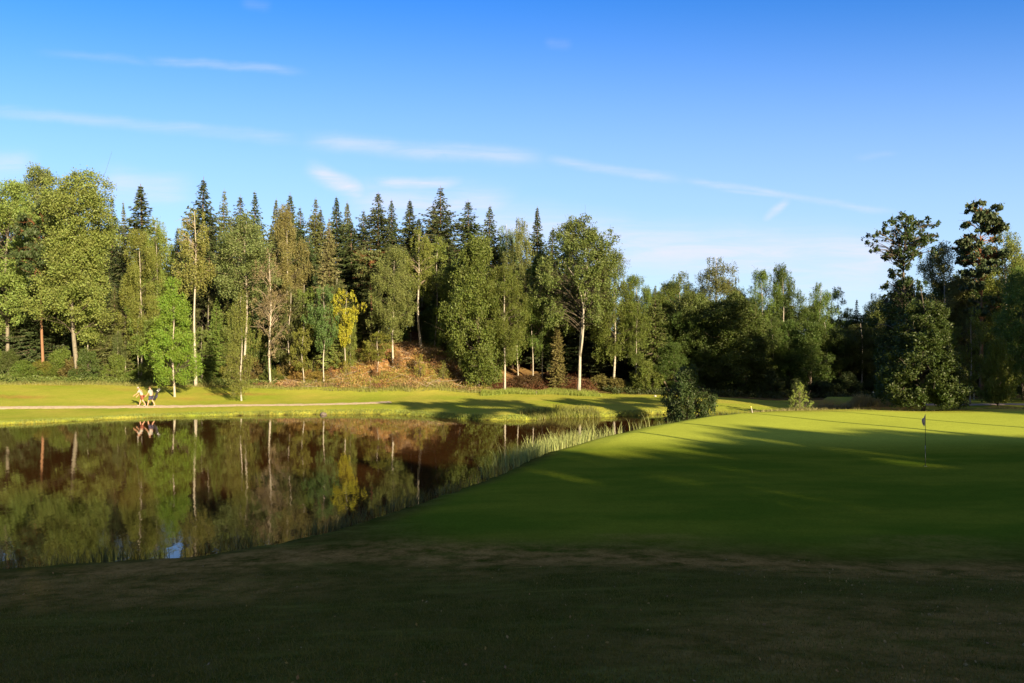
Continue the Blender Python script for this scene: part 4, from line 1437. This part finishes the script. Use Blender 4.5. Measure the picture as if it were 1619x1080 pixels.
# golf bag carried across the back of the second golfer
bag = bpy.data.objects.new("golf_bag", None)
COL.objects.link(bag)
bag.location = (pb_[0] + .26, pb_[1], gz(*pb_) + .62)
bag.rotation_euler = (R(8), R(24), R(5))
tag(bag, "dark slim golf bag slung on the back of the golfer in navy shorts", "golf bag")
t = Tubes()
t.add([(0, 0, 0), (0, 0, .03), (0, 0, .78), (0, 0, .84)], [.085, .10, .105, .11], 16)
link("bag_body", t.mesh("bag_body", M_BLACK), bag)
blob("pocket", (.10, 0, .38), (.05, .07, .17), M_NAVY, bag)
t = Tubes()
t.add([(-.10, 0, .72), (-.22, .06, .70), (-.30, .08, .55), (-.24, .05, .34), (-.10, 0, .28)], [.014] * 5, 6)
link("strap", t.mesh("strap", M_BLACK), bag)
for i in range(7):
    a = i * .9
    cx, cy = .06 * math.cos(a), .06 * math.sin(a)
    t = Tubes()
    hh = .98 + .05 * (i % 3)
    t.add([(cx * .6, cy * .6, .3), (cx * 1.2, cy * 1.2, hh)], [.006, .006], 6)
    t.add([(cx * 1.2, cy * 1.2, hh), (cx * 1.2 + .03, cy * 1.2, hh + .03), (cx * 1.2 + .09, cy * 1.2, hh + .02)], [.008, .022, .012], 8)
    link("golf_club", t.mesh("golf_club", M_STEEL), bag)

# ---------------------------------------------------------------- flagstick in the hole
fx, fy = at(1463, 31.0), 31.0
fz = gz(fx, fy)
fl = bpy.data.objects.new("flagstick", None)
COL.objects.link(fl)
fl.location = (fx, fy, fz)
tag(fl, "golf flagstick with limp greyish flag standing in the hole of the green", "golf flag")
ph = zrow(655, fy) - fz
t = Tubes()
t.add([(0, 0, -.1), (0, 0, .70)], [.011, .011], 10)
t.add([(0, 0, .85), (0, 0, ph)], [.010, .009], 10)
link("pole", t.mesh("pole", plain("dark_pole", (0.03, 0.035, 0.025), .5)), fl)
t = Tubes()
t.add([(0, 0, .70), (0, 0, .85)], [.014, .014], 10)
link("pole_band", t.mesh("pole_band", M_WHITE), fl)
V, Fc = [], []
NU, NV = 14, 12
for i in range(NU):
    for j in range(NV):
        u_, v_ = i / (NU - 1), j / (NV - 1)
        drop = u_ ** .8 * .16
        r_ = .13 * u_
        fold = .045 * math.sin(u_ * 9 + v_ * 2) * u_
        V.append((-.012 - r_ * (.75 + .25 * math.sin(v_ * 5)), fold, ph - .03 - v_ * (.36 + .05 * math.sin(u_ * 7)) - drop))
for i in range(NU - 1):
    for j in range(NV - 1):
        Fc.append((i * NV + j, (i + 1) * NV + j, (i + 1) * NV + j + 1, i * NV + j + 1))
fo = link("flag", mesh_from("flag", V, faces=Fc, mats=[plain("flag_cloth", (0.46, 0.36, 0.31), .9)], smooth=True), fl)
fo.modifiers.new("solid", 'SOLIDIFY').thickness = .003
t = Tubes()
ring = [(0.054 * math.cos(a), 0.054 * math.sin(a), .008) for a in [2 * math.pi * k / 24 for k in range(25)]]
t.add(ring, [.004] * 25, 6, cap=False)
cu = link("hole_cup", t.mesh("hole_cup", M_WHITE))
cu.location = (fx, fy, fz)
tag(cu, "white rim of the golf hole at the foot of the flagstick", "golf hole")


# ---------------------------------------------------------------- small course furniture
def stake(name, px, Y, h, r, mat, label, cat, lean=(0, 0), capc=None):
    x = at(px, Y)
    e = bpy.data.objects.new(name, None)
    COL.objects.link(e)
    e.location = (x, Y, gz(x, Y))
    tag(e, label, cat)
    t = Tubes()
    t.add([(0, 0, -.1), (lean[0] * .5, lean[1] * .5, h * .5), (lean[0], lean[1], h)], [r, r, r * .9], 8)
    link("post", t.mesh("post", mat), e)
    if capc:
        blob("post_cap", (lean[0], lean[1], h), (r * 1.8, r * 1.8, r * 2.0), capc, e)
    return e


M_YEL = plain("yellow_paint", (0.55, 0.42, 0.06), .6)
stake("marker_stake", 1190, 53.6, .42, .035, M_WHITE, "short pale leaning stake at the left back edge of the green", "stake", (-.12, 0), M_YEL)
stake("tee_post", 1384, 67, .62, .035, M_WHITE, "thin leaning post with white head on the raised tee", "post", (-.18, 0), M_WHITE)
stake("marker_post", 848, 76, .35, .05, M_DARKBARK, "small dark stub post on the far lawn below the undergrowth", "post")
stake("tee_sign", 1540, 74, .55, .05, M_WHITE, "small pale post at the dark far side of the gravel track", "post", (0, 0), M_WHITE)
tm_ = blob("tee_marker", (0, 0, .07), (.13, .11, .10), M_WHITE, None)
tm_.location = (at(1036, 75.5), 75.5, gz(at(1036, 75.5), 75.5))
tag(tm_, "white tee marker near the edge of the far tee", "tee marker")


def rock(px, Y, s, label, zo=0.0):
    r = np.random.default_rng(int(px))
    o = blob("rock", (0, 0, 0), (s, s * .8, s * .6), ROCK, None, 14)
    for v in o.data.vertices:
        f = 1 + .22 * math.sin(v.co.x / s * 5 + px) * math.cos(v.co.y / s * 4 + 1) + r.normal() * .03
        v.co *= f
    x = at(px, Y)
    o.location = (x, Y, max(gz(x, Y), 0) + zo)
    tag(o, label, "rock")


ROCK = plain("stone", (0.09, 0.075, 0.06), .9, var=.35)
rock(511, 62.4, .30, "dark stone at the waterline of the far shore", .04)
rock(1568, 78, .32, "pale boulder in the shadow beyond the gravel track", .1)

# withered leaves lying on the shaded slope
rl = np.random.default_rng(81)
n_ = 900
yy = rl.uniform(5.5, 17, n_)
xx = rl.uniform(-.75, .75, n_) * yy
keep = (pond_sd(xx, yy) > .3) & (rl.uniform(size=n_) < .25 + .75 * sstep(xx, 0, 6))
C_ = np.column_stack([xx, yy, ground(xx, yy) + .02])[keep]
V, q = cards(C_, rl.uniform(.012, .03, len(C_)), .6, rg=rl)
o_ = link("fallen_leaves", mesh_from("fallen_leaves", V, quads=q, mats=[M_LEAF], attr=rl.uniform(0, 1, len(q))), None, (0.30, 0.20, 0.09))
tag(o_, "withered leaves scattered on the shaded foreground slope", "fallen leaves", kind='stuff')
